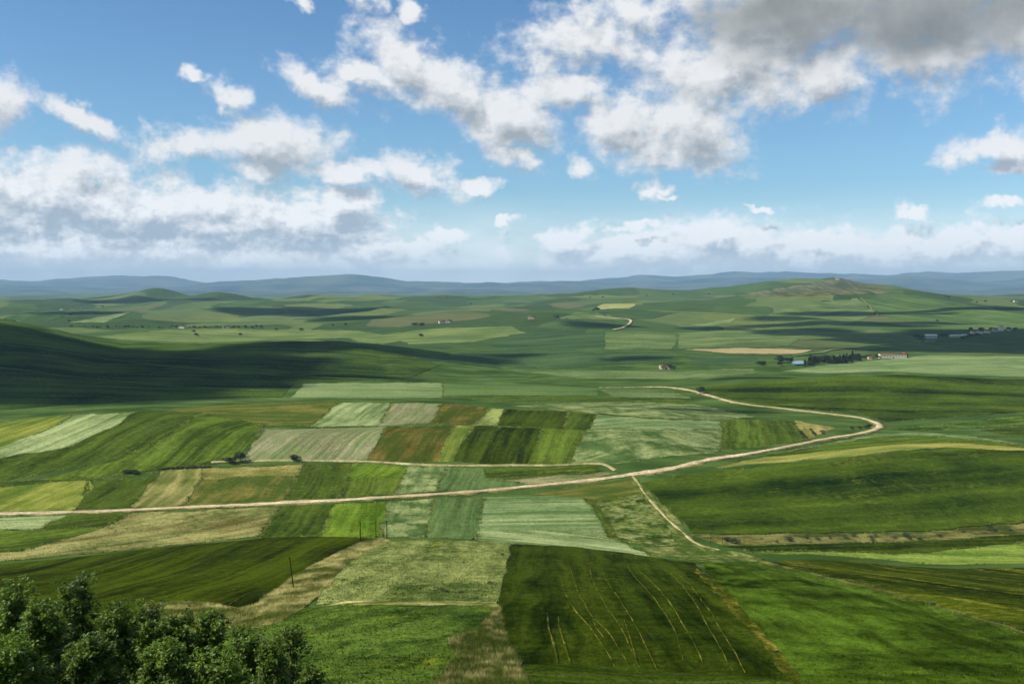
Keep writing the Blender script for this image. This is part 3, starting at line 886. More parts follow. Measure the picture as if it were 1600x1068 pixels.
L = [
    # --- near slope
    ('N1', [(800, 851), (900, 855), (1000, 868), (1080, 880), (1110, 905), (1150, 950), (1190, 1000), (1225, 1040), (1250, 1075), (1275, 1130), (800, 1130), (815, 1060), (790, 1010), (780, 960), (783, 915), (795, 880)], DARK,
     'dark wheat field with wheel tracks on the near slope', (940, 1040, 900, 870), dict(tuft=3.0, h=.35)),
    ('N1b', [(816, 1043), (900, 1041), (1000, 1050), (1100, 1058), (1235, 1066), (1252, 1082), (1275, 1128), (805, 1128)], MIDD, 'olive headland strip below the wheel-tracked wheat', (820, 1060, 1200, 1075), dict(tuft=1.5, order=1, h=.38)),
    ('N3', [(1095, 881), (1180, 879), (1250, 893), (1330, 913), (1420, 934), (1480, 953), (1600, 990), (1720, 1028), (1760, 1150), (1275, 1150), (1250, 1075), (1190, 1000), (1150, 950), (1110, 905)], BRIGHTN,
     'bright green wheat slope at the lower right', (1180, 910, 1480, 1050), dict(tuft=2.2, h=.35)),
    ('N2', [(1084, 888), (1100, 897), (1150, 941), (1186, 983), (1217, 1023), (1250, 1064), (1270, 1100), (1246, 1100), (1208, 1036), (1172, 990), (1140, 952), (1096, 906)], TRACK,
     'strip of straw-coloured thin crop between dark and bright wheat', (1208, 1036, 1140, 952), dict(tuft=1.8, h=.3, order=2, wob=2.5)),
    ('N4', [(1200, 878), (1300, 874), (1400, 885), (1500, 889), (1600, 888), (1750, 886), (1760, 1038), (1600, 988), (1480, 951), (1420, 933), (1330, 911), (1240, 889)], DARK2,
     'dark field with yellow streaks beyond the gully', (1300, 890, 1600, 930), dict(tuft=1.0, h=.35)),
    ('V5', [(1185, 875), (1240, 886), (1330, 908), (1390, 923), (1460, 943), (1520, 962), (1600, 985), (1720, 1022), (1720, 1030), (1600, 993), (1520, 970), (1460, 952), (1390, 930), (1330, 917), (1240, 894), (1180, 880)], BRUSH,
     'scrubby stony line of the gully', (1240, 890, 1600, 989), dict(tuft=2.5, tuft_h=.7, h=.2, name='verge', order=2, wob=4.0)),
    ('N5', [(1165, 863), (1250, 860), (1330, 864), (1420, 866), (1500, 857), (1600, 848), (1750, 838), (1750, 878), (1600, 880), (1500, 882), (1440, 880), (1330, 869), (1250, 865)], VIVID,
     'pale green sliver field with yellow bloom on the right', (1200, 863, 1580, 870), {}),
    ('N6', [(1130, 853), (1300, 850), (1450, 846), (1600, 834), (1750, 824), (1750, 838), (1600, 847), (1500, 856), (1420, 865), (1330, 863), (1170, 861)], DARK, 'narrow dark field above the pale sliver', (1150, 856, 1580, 842), {}),
    ('V1', [(1070, 833), (1150, 835), (1300, 833), (1450, 831), (1600, 817), (1750, 808), (1750, 826), (1600, 834), (1450, 845), (1300, 849), (1130, 851)], BRUSH, 'brushy dry verge below the big dark field', (1100, 840, 1500, 838), dict(tuft=.25, tuft_h=.9, name='verge')),
    ('N7', [(1004, 756), (1060, 743), (1140, 735), (1250, 724), (1400, 708), (1500, 701), (1600, 705), (1760, 712), (1760, 800), (1600, 816), (1450, 830), (1300, 832), (1150, 834), (1085, 832), (1060, 810), (1030, 782)], HILLDARK,
     'broad dark green wheat hillside on the right', (1100, 790, 1580, 752), dict(h=.5)),
    ('N8', [(1116, 730), (1180, 716), (1300, 704), (1400, 694), (1480, 691), (1580, 698), (1680, 708), (1600, 704), (1480, 699), (1400, 705), (1300, 715), (1200, 724)], YELS, 'long yellow ripening strip above the dark hillside', (1130, 726, 1480, 695), dict(order=2)),
    ('N9', [(1150, 720), (1230, 706), (1300, 694), (1380, 682), (1450, 681), (1540, 689), (1640, 702), (1480, 690), (1400, 693), (1300, 703), (1200, 712)], MID, 'narrow green strip between the yellow strip and the road', (1180, 712, 1450, 685), dict(order=1)),
    ('N10', [(1225, 705), (1310, 689), (1380, 677), (1450, 676), (1530, 683), (1610, 695), (1540, 688), (1450, 680), (1380, 681), (1300, 693)], LITES, 'pale grassy strip below the road bend', (1240, 700, 1450, 678), dict(order=1)),
    ('N11', [(1390, 671), (1480, 662), (1600, 650), (1760, 645), (1760, 664), (1600, 664), (1520, 668), (1440, 673)], GRNL, 'bright green strip to the right of the road bend', (1400, 669, 1580, 655), {}),
    ('N12', [(1530, 672), (1600, 667), (1760, 666), (1760, 690), (1640, 688), (1570, 680)], MIDD, 'dark green corner field behind the dark hillside', (1540, 674, 1700, 676), {}),
    # --- left near slope
    ('W1', [(-200, 895), (0, 882), (60, 878), (150, 868), (250, 857), (330, 849), (420, 841), (500, 839), (570, 841), (592, 843), (560, 851), (520, 871), (490, 886), (455, 906), (420, 931), (395, 950), (370, 956), (330, 950), (280, 965), (200, 985), (100, 1000), (-200, 1020)], DARKROW,
     'dark wheat field behind the foreground trees', (380, 935, 560, 850), dict(tuft=1.2, h=.4)),
    ('V2', [(606, 844), (592, 842), (560, 850), (520, 870), (490, 885), (455, 905), (420, 930), (395, 949), (370, 955), (330, 946), (280, 942), (225, 946), (240, 975), (330, 990), (400, 984), (440, 974), (470, 952), (500, 930), (522, 905), (547, 880), (582, 857), (612, 847)], DRYV,
     'bank of pale dry grass along the dark wheat', (440, 950, 590, 850), dict(tuft=9.0, tuft_h=.9, h=.25, name='verge', order=2)),
    ('C1', [(612, 847), (700, 844), (797, 850), (793, 880), (782, 915), (777, 944), (700, 943), (620, 945), (545, 942), (495, 945), (514, 905), (548, 874), (582, 855)], YELF,
     'pale weedy field with yellow bloom at the centre of the near slope', (600, 940, 720, 850), dict(tuft=3.0, tuft_h=.5, h=.3)),
    ('C2', [(500, 950), (540, 944), (620, 947), (700, 945), (765, 951), (774, 966), (748, 985), (722, 1000), (702, 1008), (716, 1030), (702, 1052), (682, 1090), (640, 1140), (180, 1140), (240, 1020), (330, 984), (436, 970), (470, 950)], GRNL,
     'lush green field at the bottom centre', (470, 1050, 720, 960), dict(tuft=3.5, h=.3)),
    ('V3', [(778, 950), (786, 985), (793, 1010), (818, 1060), (832, 1100), (655, 1100), (686, 1072), (717, 1031), (700, 1004), (742, 988), (768, 968)], BANKG,
     'tongue of tall dry grass between the near fields', (700, 1060, 780, 970), dict(tuft=16.0, tuft_h=1.1, h=.3, name='verge', order=2)),
    ('V4', [(500, 950), (540, 941), (620, 943), (700, 942), (776, 943), (778, 952), (700, 948), (620, 949), (545, 946)], DRYV, 'thin dry margin between the two central fields', (540, 944, 760, 946), dict(tuft=5.0, tuft_h=.5, h=.3, name='verge', order=3)),
    # --- between the near crest and the road
    ('S0a', [(-200, 808), (0, 808), (104, 804), (60, 827), (-200, 830)], LITE, 'pale strip at the left edge below the road', (0, 818, 80, 815), {}),
    ('S0b', [(104, 804), (200, 801), (165, 822), (60, 827)], MIDD, 'small dark wedge below the road on the left', (80, 820, 180, 808), {}),
    ('S0c', [(-200, 830), (60, 827), (165, 822), (110, 840), (30, 860), (-200, 872)], MID, 'green strip at the left edge above the weedy pasture', (0, 845, 130, 828), {}),
    ('S1', [(-200, 876), (30, 862), (110, 841), (168, 822), (208, 801), (300, 798), (442, 791), (420, 812), (402, 838), (330, 846), (250, 853), (150, 864), (60, 873), (-200, 888)], WEED, 'dry weedy pasture with brown patches below the road', (60, 862, 420, 800), dict(tuft=.35, tuft_h=.6)),
    ('S2', [(442, 791), (522, 787), (500, 838), (405, 840)], MIDD, 'dark green strip right of the weedy pasture', (450, 836, 484, 790), {}),
    ('S3', [(522, 787), (606, 784), (592, 840), (500, 838)], BRI, 'vivid yellow-green strip beside the pole line', (545, 836, 565, 788), {}),
    ('S4', [(606, 784), (678, 779), (661, 840), (592, 840)], LITEM, 'mottled pale strip right of the vivid strip', (625, 836, 642, 784), dict(tuft=.22, tuft_h=.6)),
    ('S5', [(678, 779), (756, 776), (747, 842), (661, 840)], SAGE, 'sage green row-crop strip below the road', (702, 836, 716, 780), {}),
    ('S6', [(756, 776), (860, 775), (913, 778), (935, 805), (957, 842), (747, 842)], LITES, 'large pale silver-green field below the road', (760, 815, 940, 812), {}),
    ('S7', [(745, 830), (850, 827), (960, 843), (1025, 872), (1000, 872), (900, 856), (800, 850), (745, 845)], LITE, 'smooth pale strip behind the near crest', (760, 836, 1000, 862), dict(order=2)),
    ('S8', [(830, 772), (905, 760), (985, 748), (1002, 770), (960, 784), (915, 779)], OLIVG, 'olive wedge below the road near the path', (850, 774, 985, 752), {}),
    ('S9', [(930, 784), (1000, 771), (1040, 811), (1080, 852), (1010, 853), (962, 840)], WILD, 'mottled wild ground between path and pale field', (940, 800, 1040, 830), dict(tuft=.2, tuft_h=.7)),
    ('S9b', [(915, 779), (932, 790), (948, 806), (966, 842), (950, 838), (935, 806)], MIDD, 'thin dark green wedge beside the mottled ground', (925, 785, 955, 835), dict(order=2)),
    ('S10', [(985, 748), (996, 748), (1018, 775), (1050, 805), (1085, 845), (1128, 858), (1190, 872), (1180, 879), (1090, 878), (1020, 866), (1000, 856), (1060, 853), (1040, 815), (1005, 780)], VERGE2, 'pale scrubby verge beside the path to the road', (995, 760, 1080, 845), dict(tuft=.3, tuft_h=.8, order=2, name='verge')),
    # --- between the road and the track
    ('R1', [(-200, 775), (0, 760), (140, 750), (150, 760), (118, 797), (0, 801), (-200, 804)], YEL, 'yellow-olive field at the left edge above the road', (30, 795, 120, 756), {}),
    ('R2', [(140, 752), (215, 746), (247, 740), (202, 794), (118, 797)], MIDD, 'dark green strip left of the straw rows', (150, 792, 220, 746), {}),
    ('R3', [(250, 735), (326, 731), (288, 790), (205, 794)], STRAWR, 'straw-coloured strip with marked rows above the road', (240, 790, 300, 734), {}),
    ('R4', [(326, 730), (474, 726), (462, 746), (442, 783), (290, 790)], OLIVG, 'olive-brown field above the road', (340, 785, 400, 735), dict(tuft=.22, tuft_h=.6)),
    ('R4b', [(322, 731), (474, 726), (464, 744), (312, 748)], STRAW, 'pale straw band at the top of the olive-brown field', (320, 742, 465, 735), dict(order=1, tuft=.3, tuft_h=.6)),
    ('R5', [(474, 726), (550, 724), (530, 777), (443, 783)], MIDD, 'dark green strip above the road', (480, 780, 510, 726), {}),
    ('R6', [(550, 724), (640, 727), (628, 746), (544, 744)], BRI, 'bright green upper half-strip above the road', (570, 742, 590, 728), {}),
    ('R6b', [(544, 744), (628, 746), (613, 772), (530, 777)], MID, 'mid green lower half-strip beside the road', (565, 774, 580, 746), {}),
    ('R7', [(640, 727), (697, 729), (682, 768), (613, 772)], LITEM, 'mottled pale strip between road and track', (640, 768, 665, 730), dict(tuft=.22, tuft_h=.6)),
    ('R8', [(697, 729), (758, 730), (762, 744), (790, 750), (840, 756), (780, 763), (682, 768)], SAGE, 'blue-green strip between road and track', (715, 764, 730, 732), {}),
    ('R9', [(758, 730), (930, 727), (944, 735), (850, 745), (762, 746)], MIDD, 'thin dark olive field below the track', (770, 740, 930, 732), {}),
    ('R10', [(766, 749), (850, 746), (940, 737), (968, 738), (900, 752), (845, 757)], GREYB, 'bare grey wedge where track and road meet', (780, 752, 950, 740), {}),
    # --- hillside above the track
    ('A0', [(-200, 765), (0, 753), (180, 742), (360, 719), (366, 722), (300, 730), (200, 742), (100, 752), (-200, 776)], MIDD, 'dark grassy foot of the rounded left hill', (0, 755, 300, 726), {}),
    ('A1', [(-200, 690), (0, 660), (60, 653), (116, 648), (82, 668), (0, 698), (-200, 730)], YEL, 'yellow-green strip on the rounded left hill', (0, 690, 100, 652), {}),
    ('A2', [(116, 648), (210, 643), (182, 665), (100, 700), (0, 716), (-200, 745), (-200, 730), (0, 698), (82, 668)], LITE, 'pale strip curving over the left hill', (60, 704, 195, 646), {}),
    ('A3', [(210, 643), (310, 644), (262, 680), (182, 718), (0, 752), (-200, 765), (-200, 745), (0, 716), (100, 700), (182, 665)], MIDD, 'dark green strip curving over the left hill', (120, 724, 280, 648), {}),
    ('A4', [(310, 644), (360, 653), (414, 664), (395, 690), (366, 717), (180, 742), (60, 750), (182, 718), (262, 680)], MID, 'mid green strip at the right of the left hill', (280, 728, 385, 662), {}),
    ('A5', [(414, 670), (500, 669), (605, 667), (588, 695), (571, 719), (380, 719), (396, 692)], PLOW, 'grey-pink stubble field with fine rows', (450, 715, 510, 672), {}),
    ('A6', [(606, 667), (710, 664), (695, 692), (681, 722), (571, 719), (588, 695)], OLIV, 'rust-brown and olive strip', (610, 716, 665, 668), dict(tuft=.22, tuft_h=.6)),
    ('A7', [(710, 664), (741, 665), (722, 694), (706, 723), (681, 722), (695, 692)], YEL, 'narrow yellow-green strip right of the brown strip', (692, 720, 725, 667), {}),
    ('A8', [(741, 665), (846, 669), (838, 695), (826, 724), (706, 723), (722, 694)], DARK, 'dark green block in the middle of the strips', (765, 720, 795, 670), {}),
    ('A9', [(846, 669), (912, 671), (902, 697), (890, 724), (826, 724), (838, 695)], MID, 'mid green block right of the dark block', (855, 720, 880, 672), {}),
    ('A10', [(912, 671), (1128, 671), (1127, 705), (1050, 713), (950, 724), (890, 724), (902, 697)], LITEM, 'large mottled silver field above the road', (905, 700, 1125, 690), dict(tuft=.22, tuft_h=.6)),
    ('A11', [(1129, 656), (1188, 655), (1194, 697), (1128, 704)], MID, 'small green block near the road bend', (1160, 700, 1158, 658), {}),
    ('A12', [(1188, 655), (1238, 657), (1257, 687), (1194, 697)], MIDD, 'olive green block beside the little straw triangle', (1225, 692, 1212, 658), {}),
    ('A13', [(1239, 657), (1305, 668), (1266, 685), (1257, 687)], STRAW, 'little straw triangle with scrub inside the road bend', (1260, 684, 1250, 660), {}),
    # --- upper row of strips
    ('B1', [(250, 641), (330, 634), (440, 629), (520, 627), (528, 629), (488, 664), (420, 664), (310, 645)], OLIVG, 'brown-green field along the hilltop', (300, 642, 500, 640), {}),
    ('B2', [(530, 629), (612, 629), (592, 666), (486, 667)], LITE, 'pale green strip on the hilltop', (520, 664, 570, 632), {}),
    ('B3', [(612, 629), (690, 630), (673, 661), (592, 666)], PLOW, 'grey-green strip on the hilltop', (620, 662, 655, 632), {}),
    ('B4', [(690, 630), (765, 637), (742, 664), (673, 661)], OLIV, 'rust-brown strip on the hilltop', (700, 660, 730, 636), {}),
    ('B5', [(765, 637), (790, 639), (776, 665), (742, 664)], YELF, 'narrow light green strip on the hilltop', (755, 663, 778, 640), {}),
    ('B6', [(790, 639), (890, 643), (881, 670), (776, 665)], DARK, 'dark green block on the hilltop', (820, 666, 840, 643), {}),
    ('B7', [(890, 643), (933, 647), (922, 671), (881, 670)], MIDD, 'small green block at the hilltop end', (895, 669, 910, 646), {}),
    ('B8', [(933, 648), (1030, 655), (1128, 658), (1128, 671), (922, 671)], LITES, 'silver green field with rows on the hilltop end', (930, 668, 1120, 664), {}),
    ('B9', [(800, 634), (900, 629), (1000, 627), (1090, 632), (1180, 650), (1128, 656), (1030, 653), (935, 646), (860, 640)], LITEM, 'long pale mottled pasture behind the hilltop', (850, 636, 1120, 650), dict(tuft=.22, tuft_h=.6)),
    # --- valley floor beyond the strips
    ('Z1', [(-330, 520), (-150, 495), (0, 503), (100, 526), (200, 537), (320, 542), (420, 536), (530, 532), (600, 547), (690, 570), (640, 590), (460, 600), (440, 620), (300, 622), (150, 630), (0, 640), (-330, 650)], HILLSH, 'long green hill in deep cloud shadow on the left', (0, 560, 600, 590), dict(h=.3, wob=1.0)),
    ('K1', [(150, 526), (250, 516), (330, 513), (430, 515), (560, 517), (640, 529), (600, 538), (540, 528), (430, 531), (320, 537), (220, 533)], FARG2, 'sunlit pasture behind the shadowed hill', (200, 524, 600, 524), {}),  # paler colour paints in the sunlight that sets off the shadowed crest
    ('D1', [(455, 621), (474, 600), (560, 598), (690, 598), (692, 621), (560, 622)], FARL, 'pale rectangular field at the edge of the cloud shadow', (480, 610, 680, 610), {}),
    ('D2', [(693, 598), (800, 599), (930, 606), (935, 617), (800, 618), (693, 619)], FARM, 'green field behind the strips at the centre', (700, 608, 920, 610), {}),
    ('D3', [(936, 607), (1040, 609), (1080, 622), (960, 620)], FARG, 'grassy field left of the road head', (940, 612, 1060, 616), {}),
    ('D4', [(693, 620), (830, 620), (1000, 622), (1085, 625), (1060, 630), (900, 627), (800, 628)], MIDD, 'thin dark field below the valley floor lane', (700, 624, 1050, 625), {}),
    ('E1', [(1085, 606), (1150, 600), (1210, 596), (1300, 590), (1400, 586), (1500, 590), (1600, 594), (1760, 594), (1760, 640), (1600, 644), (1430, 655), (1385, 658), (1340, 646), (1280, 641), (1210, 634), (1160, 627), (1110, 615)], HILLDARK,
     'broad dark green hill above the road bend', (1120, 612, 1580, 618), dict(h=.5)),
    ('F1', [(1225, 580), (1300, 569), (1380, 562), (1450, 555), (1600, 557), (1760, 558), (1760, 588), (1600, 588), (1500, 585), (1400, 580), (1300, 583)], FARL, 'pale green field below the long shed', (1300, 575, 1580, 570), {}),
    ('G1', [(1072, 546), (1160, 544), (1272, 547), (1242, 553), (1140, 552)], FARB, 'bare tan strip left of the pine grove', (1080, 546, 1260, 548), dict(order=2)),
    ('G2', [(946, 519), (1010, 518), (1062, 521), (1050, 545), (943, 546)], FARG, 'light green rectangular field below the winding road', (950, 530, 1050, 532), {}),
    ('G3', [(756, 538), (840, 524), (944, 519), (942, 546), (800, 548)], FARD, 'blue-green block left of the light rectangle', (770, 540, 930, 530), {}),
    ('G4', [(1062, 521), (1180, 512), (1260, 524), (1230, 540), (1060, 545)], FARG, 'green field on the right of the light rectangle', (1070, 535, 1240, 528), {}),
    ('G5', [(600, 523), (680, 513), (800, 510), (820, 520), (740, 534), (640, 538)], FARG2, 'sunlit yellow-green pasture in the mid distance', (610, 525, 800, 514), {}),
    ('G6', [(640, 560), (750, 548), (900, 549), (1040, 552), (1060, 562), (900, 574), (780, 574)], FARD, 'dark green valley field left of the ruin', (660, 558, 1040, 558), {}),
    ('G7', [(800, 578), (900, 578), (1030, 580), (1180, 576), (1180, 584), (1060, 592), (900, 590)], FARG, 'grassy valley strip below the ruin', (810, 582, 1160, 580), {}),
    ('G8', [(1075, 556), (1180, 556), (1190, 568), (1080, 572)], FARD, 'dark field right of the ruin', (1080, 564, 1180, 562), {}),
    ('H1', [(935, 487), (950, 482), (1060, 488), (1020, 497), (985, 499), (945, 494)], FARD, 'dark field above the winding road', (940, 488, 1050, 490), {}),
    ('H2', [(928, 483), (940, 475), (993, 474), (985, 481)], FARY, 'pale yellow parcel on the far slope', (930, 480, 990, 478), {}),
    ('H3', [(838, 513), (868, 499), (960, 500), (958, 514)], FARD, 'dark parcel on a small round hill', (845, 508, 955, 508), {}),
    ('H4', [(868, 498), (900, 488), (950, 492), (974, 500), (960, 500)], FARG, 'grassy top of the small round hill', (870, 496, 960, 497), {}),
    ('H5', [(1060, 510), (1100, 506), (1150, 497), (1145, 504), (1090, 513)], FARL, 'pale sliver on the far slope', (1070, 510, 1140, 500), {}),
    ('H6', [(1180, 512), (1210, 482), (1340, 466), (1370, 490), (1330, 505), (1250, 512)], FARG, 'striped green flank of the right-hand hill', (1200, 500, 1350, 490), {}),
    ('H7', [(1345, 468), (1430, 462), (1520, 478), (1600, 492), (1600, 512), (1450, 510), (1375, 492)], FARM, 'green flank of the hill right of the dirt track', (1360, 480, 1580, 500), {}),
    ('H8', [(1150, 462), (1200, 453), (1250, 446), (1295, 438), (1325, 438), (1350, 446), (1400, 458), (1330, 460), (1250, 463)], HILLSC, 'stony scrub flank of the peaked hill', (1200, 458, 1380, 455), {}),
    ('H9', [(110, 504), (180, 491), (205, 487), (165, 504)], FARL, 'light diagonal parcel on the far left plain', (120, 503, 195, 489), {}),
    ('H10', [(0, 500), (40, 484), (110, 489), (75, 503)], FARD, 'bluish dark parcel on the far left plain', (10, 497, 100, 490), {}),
]
for key, pts, mat, label, rd, kw in L:
    field(key, pts, mat, label, rd, **kw)


# ------------------------------------------------------------------ roads, tracks: ribbons laid on the land
def spline(P, step):
    P = np.asarray(P, float)
    Q = np.vstack([2 * P[0] - P[1], P, 2 * P[-1] - P[-2]])
    out = []
    for i in range(1, len(Q) - 2):
        n = max(2, int(np.hypot(*(Q[i + 1] - Q[i])) / step))
        for k in range(n):
            t = k / n
            out.append(.5 * (2 * Q[i] + (Q[i + 1] - Q[i - 1]) * t + (2 * Q[i - 1] - 5 * Q[i] + 4 * Q[i + 1] - Q[i + 2]) * t * t + (3 * Q[i] - Q[i - 1] - 3 * Q[i + 1] + Q[i + 2]) * t ** 3))
    out.append(P[-1])
    return np.array(out)


def ribbon(name, pts, width, mat, label, lift=.6, crown=.0, wob=.15, parent=None, kind='structure', step=2.0, taper=False):
    g = ground([p[0] for p in pts], [p[1] for p in pts])
    C = spline(g[:, :2], step * max(1, g[0, 1] / 500))
    d = np.gradient(C, axis=0)
    d /= np.hypot(d[:, 0], d[:, 1])[:, None] + 1e-9
    nrm = np.stack([-d[:, 1], d[:, 0]], 1)
    prof = [(-1.0, -.8), (-.92, -.02), (-.45, 0.0), (0, crown), (.45, 0.0), (.92, -.02), (1.0, -.8)]
    vs_ = []
    n = len(C)
    hw = width / 2 * (1 + wob * vnoise(C[:, 0] / 5, C[:, 1] / 5, 77))
    if taper:
        hw = hw * np.clip(np.minimum(np.arange(n), np.arange(n)[::-1]) / (n * .2) + .25, 0, 1)
    for a, b in prof:
        q = C + nrm * (hw * a)[:, None] + (nrm * (wob * .8 * width * vnoise(C[:, 0] / 3 + a * 5, C[:, 1] / 3, 5) * .3)[:, None] if abs(a) > .9 else 0)
        vs_.append(np.column_stack([q, zat(q[:, 0], q[:, 1]) + lift + b + np.maximum(0, q[:, 1] - 700) * .0004]))
    v = np.stack(vs_, 0)
    s = np.concatenate([[0], np.cumsum(np.hypot(*np.diff(C, axis=0).T))])
    uv = np.stack([np.tile(s, len(prof)), np.repeat([p[0] * width / 2 for p in prof], n)], 1)
    me = mesh_np(name, v.reshape(-1, 3), grid_faces(len(prof), n), uv, smooth=True)
    o = link(name, me, mat, parent)
    if parent is None:
        o['kind'] = kind
        o['label'] = label
    return o


ROADM = fm('dirt_road', (176, 162, 136), (202, 188, 164), (142, 130, 100), .58, streak=(40, .8), mott=.5, fine=.8, patch=12)
VERGM = fm('road_bank', (128, 112, 78), (156, 140, 104), (88, 102, 50), .50, streak=(14, 1.2), mott=.9, fine=.9, patch=10)
PALEM = fm('pale_track', (158, 148, 112), (186, 174, 140), (116, 118, 76), .54, streak=(20, .8), mott=.7, patch=8)
ROAD = [(-220, 806), (-80, 804), (0, 803), (60, 802), (110, 800.5), (200, 797.5), (340, 791), (440, 786), (560, 780), (690, 772), (800, 763), (900, 753), (985, 742), (1060, 730), (1140, 714), (1210, 702), (1270, 690), (1330, 680), (1358, 674.5), (1374, 667), (1366, 659.5), (1335, 651.5),
        (1280, 645), (1210, 637), (1160, 631), (1125, 623), (1100, 616), (1070, 608.5), (1046, 605.5)]
ribbon('road_bank', ROAD[1:], 8.0, VERGM, 'earth bank along the dirt road', lift=.42, wob=.5)
ribbon('dirt_road', ROAD, 4.7, ROADM, 'long pale dirt road crossing the valley and bending back', lift=.60, crown=.05, wob=.22)
ribbon('farm_track', [(330, 722), (380, 720.5), (460, 719), (570, 721), (640, 725), (700, 727), (850, 727), (920, 724.5), (944, 725.5), (955, 731), (962, 735)], 2.4, PALEM, 'thin pale farm track under the field strips', lift=.45, wob=.3)
ribbon('footpath', [(988, 744), (998, 756), (1010, 775), (1035, 803), (1062, 828), (1090, 850), (1125, 860)], 1.3, PALEM, 'worn path dropping from the road to the near fields', lift=.5, wob=.8)
ribbon('winding_road', [(958, 516), (972, 513), (981, 508), (986, 503), (983, 500), (972, 498.5), (950, 497), (930, 495)], 5.5, ROADM, 'small winding road on the far slope', lift=1.6)
ribbon('valley_lane', [(935, 606), (1000, 605.5), (1046, 605.5)], 2.2, PALEM, 'faint lane along the valley floor', lift=.9)
ribbon('farm_lane', [(1240, 557), (1290, 550), (1340, 543), (1390, 538)], 6, FARL, 'pale lane climbing behind the pine grove', lift=1.4)
ribbon('hill_track', [(1345, 466), (1355, 475), (1362, 484), (1372, 494)], 4.5, VERGM, 'dirt track straight down the far hill', lift=1.8)
for k, pts in enumerate([[(40, 538), (150, 556), (260, 572), (400, 583), (560, 592), (660, 594)], [(0, 575), (140, 592), (300, 605), (430, 611)]]):
    ribbon('hill_path', pts, 1.3, FARM, ['upper faint path slanting across the shadowed hill', 'lower faint path slanting across the shadowed hill'][k], lift=.75, wob=.5)
# wheel tracks through the near wheat
TRACK2 = fm('thin_wheel_track', (86, 90, 34), (126, 124, 58), (56, 70, 20), .5, streak=(6, 1), mott=1.0, patch=7)
TR = [[(872, 965), (875, 985), (884, 1015), (893, 1042)], [(855, 960), (858, 985), (866, 1012), (872, 1040)], [(875, 890), (879, 915), (892, 945), (915, 975), (950, 1025), (960, 1045)],
      [(888, 880), (896, 905), (904, 930), (925, 965), (950, 990), (975, 1030), (985, 1048)], [(920, 882), (925, 905), (945, 945), (965, 975), (985, 1015), (1000, 1048)],
      [(940, 892), (952, 915), (972, 945), (990, 975), (1010, 1015), (1028, 1052)], [(979, 882), (990, 900), (1012, 925), (1035, 955), (1055, 990), (1068, 1036)],
      [(998, 893), (1015, 908), (1040, 935), (1062, 970), (1085, 1010), (1104, 1050)], [(1036, 890), (1056, 905), (1080, 935), (1100, 970), (1125, 1015), (1145, 1052)],
      [(1052, 893), (1074, 912), (1100, 945), (1122, 980), (1150, 1025), (1164, 1055)], [(975, 970), (985, 1000), (992, 1025), (995, 1042)], [(926, 968), (930, 980), (944, 1000)]]
for k, t in enumerate(TR):
    ribbon('wheel_track', t, .16 if k not in (0, 1, 10) else .26, TRACK2, '', lift=.52, wob=1.1, parent=FIELDS['N1'][0], taper=True)
for t in [[(310, 926), (330, 925.5), (360, 924), (378, 922)], [(356, 950), (368, 941), (386, 931)], [(357, 950), (372, 953), (384, 956.5)]]:
    ribbon('wheel_track', t, .25, TRACK, '', lift=.58, wob=.9, parent=FIELDS['W1'][0], taper=True)

# ------------------------------------------------------------------ trees
def leaf_mat(name, A, B, trans=.35):
    m, g, b, out = base_mat(name)
    pos = g.n('ShaderNodeTexCoord').outputs['Object']
    n1 = g.noise(pos, .9, 3.0, .6)
    n2 = g.noise(pos, 9.0, 2.0, .6)
    f = g.mapr(g.m('ADD', g.m('MULTIPLY', n1, .5), g.m('MULTIPLY', n2, .5)), .35, .65)
    rnd = g.n('ShaderNodeObjectInfo').outputs['Random']
    col = g.mix(f, alb(A), alb(B))
    v = g.mapr(rnd, 0, 1, .8, 1.2, False)
    col = g.mix(1.0, col, g.xyz(v, v, v), 'MULTIPLY')
    g.put(b.inputs['Base Color'], col)
    b.inputs['Roughness'].default_value = .5
    b.inputs['Specular IOR Level'].default_value = .35
    tr = g.n('ShaderNodeBsdfTranslucent', ins={'Color': g.mix(1.0, col, (1.25, 1.35, .55), 'MULTIPLY')})
    mx = g.n('ShaderNodeMixShader', ins={0: trans, 1: b.outputs[0], 2: tr.outputs[0]})
    g.t.links.new(mx.outputs[0], out.inputs[0])
    return m


LEAF = leaf_mat('broad_leaf', (56, 80, 26), (122, 148, 56))
LEAFD = leaf_mat('dark_leaf', (38, 54, 28), (62, 80, 42), .2)
LEAFG = leaf_mat('grey_leaf', (58, 76, 46), (86, 100, 64), .2)
PINE = leaf_mat('pine_needle', (32, 50, 32), (56, 72, 46), .1)
BARK = simple_mat('bark', (84, 74, 62), (130, 118, 102), 3.0)
BARKP = simple_mat('pole_timber', (34, 28, 22), (58, 48, 38), 4.0)


def tube(P, R, seg=6):
    """tapered tube along points P with radii R -> verts, quad faces"""
    P = np.asarray(P, float)
    n = len(P)
    d = np.gradient(P, axis=0)
    d /= np.linalg.norm(d, axis=1)[:, None] + 1e-9
    up = np.where(np.abs(d[:, 2:3]) > .9, np.array([[1.0, 0, 0]]), np.array([[0, 0, 1.0]]))
    a = np.cross(d, up)
    a /= np.linalg.norm(a, axis=1)[:, None] + 1e-9
    b = np.cross(d, a)
    an = np.linspace(0, 2 * math.pi, seg, endpoint=False)
    v = P[:, None, :] + (a[:, None, :] * np.cos(an)[None, :, None] + b[:, None, :] * np.sin(an)[None, :, None]) * np.asarray(R)[:, None, None]
    i = np.arange(n * seg).reshape(n, seg)
    f = np.stack([i[:-1], np.roll(i[:-1], -1, 1), np.roll(i[1:], -1, 1), i[1:]], -1).reshape(-1, 4)
    return v.reshape(-1, 3), f


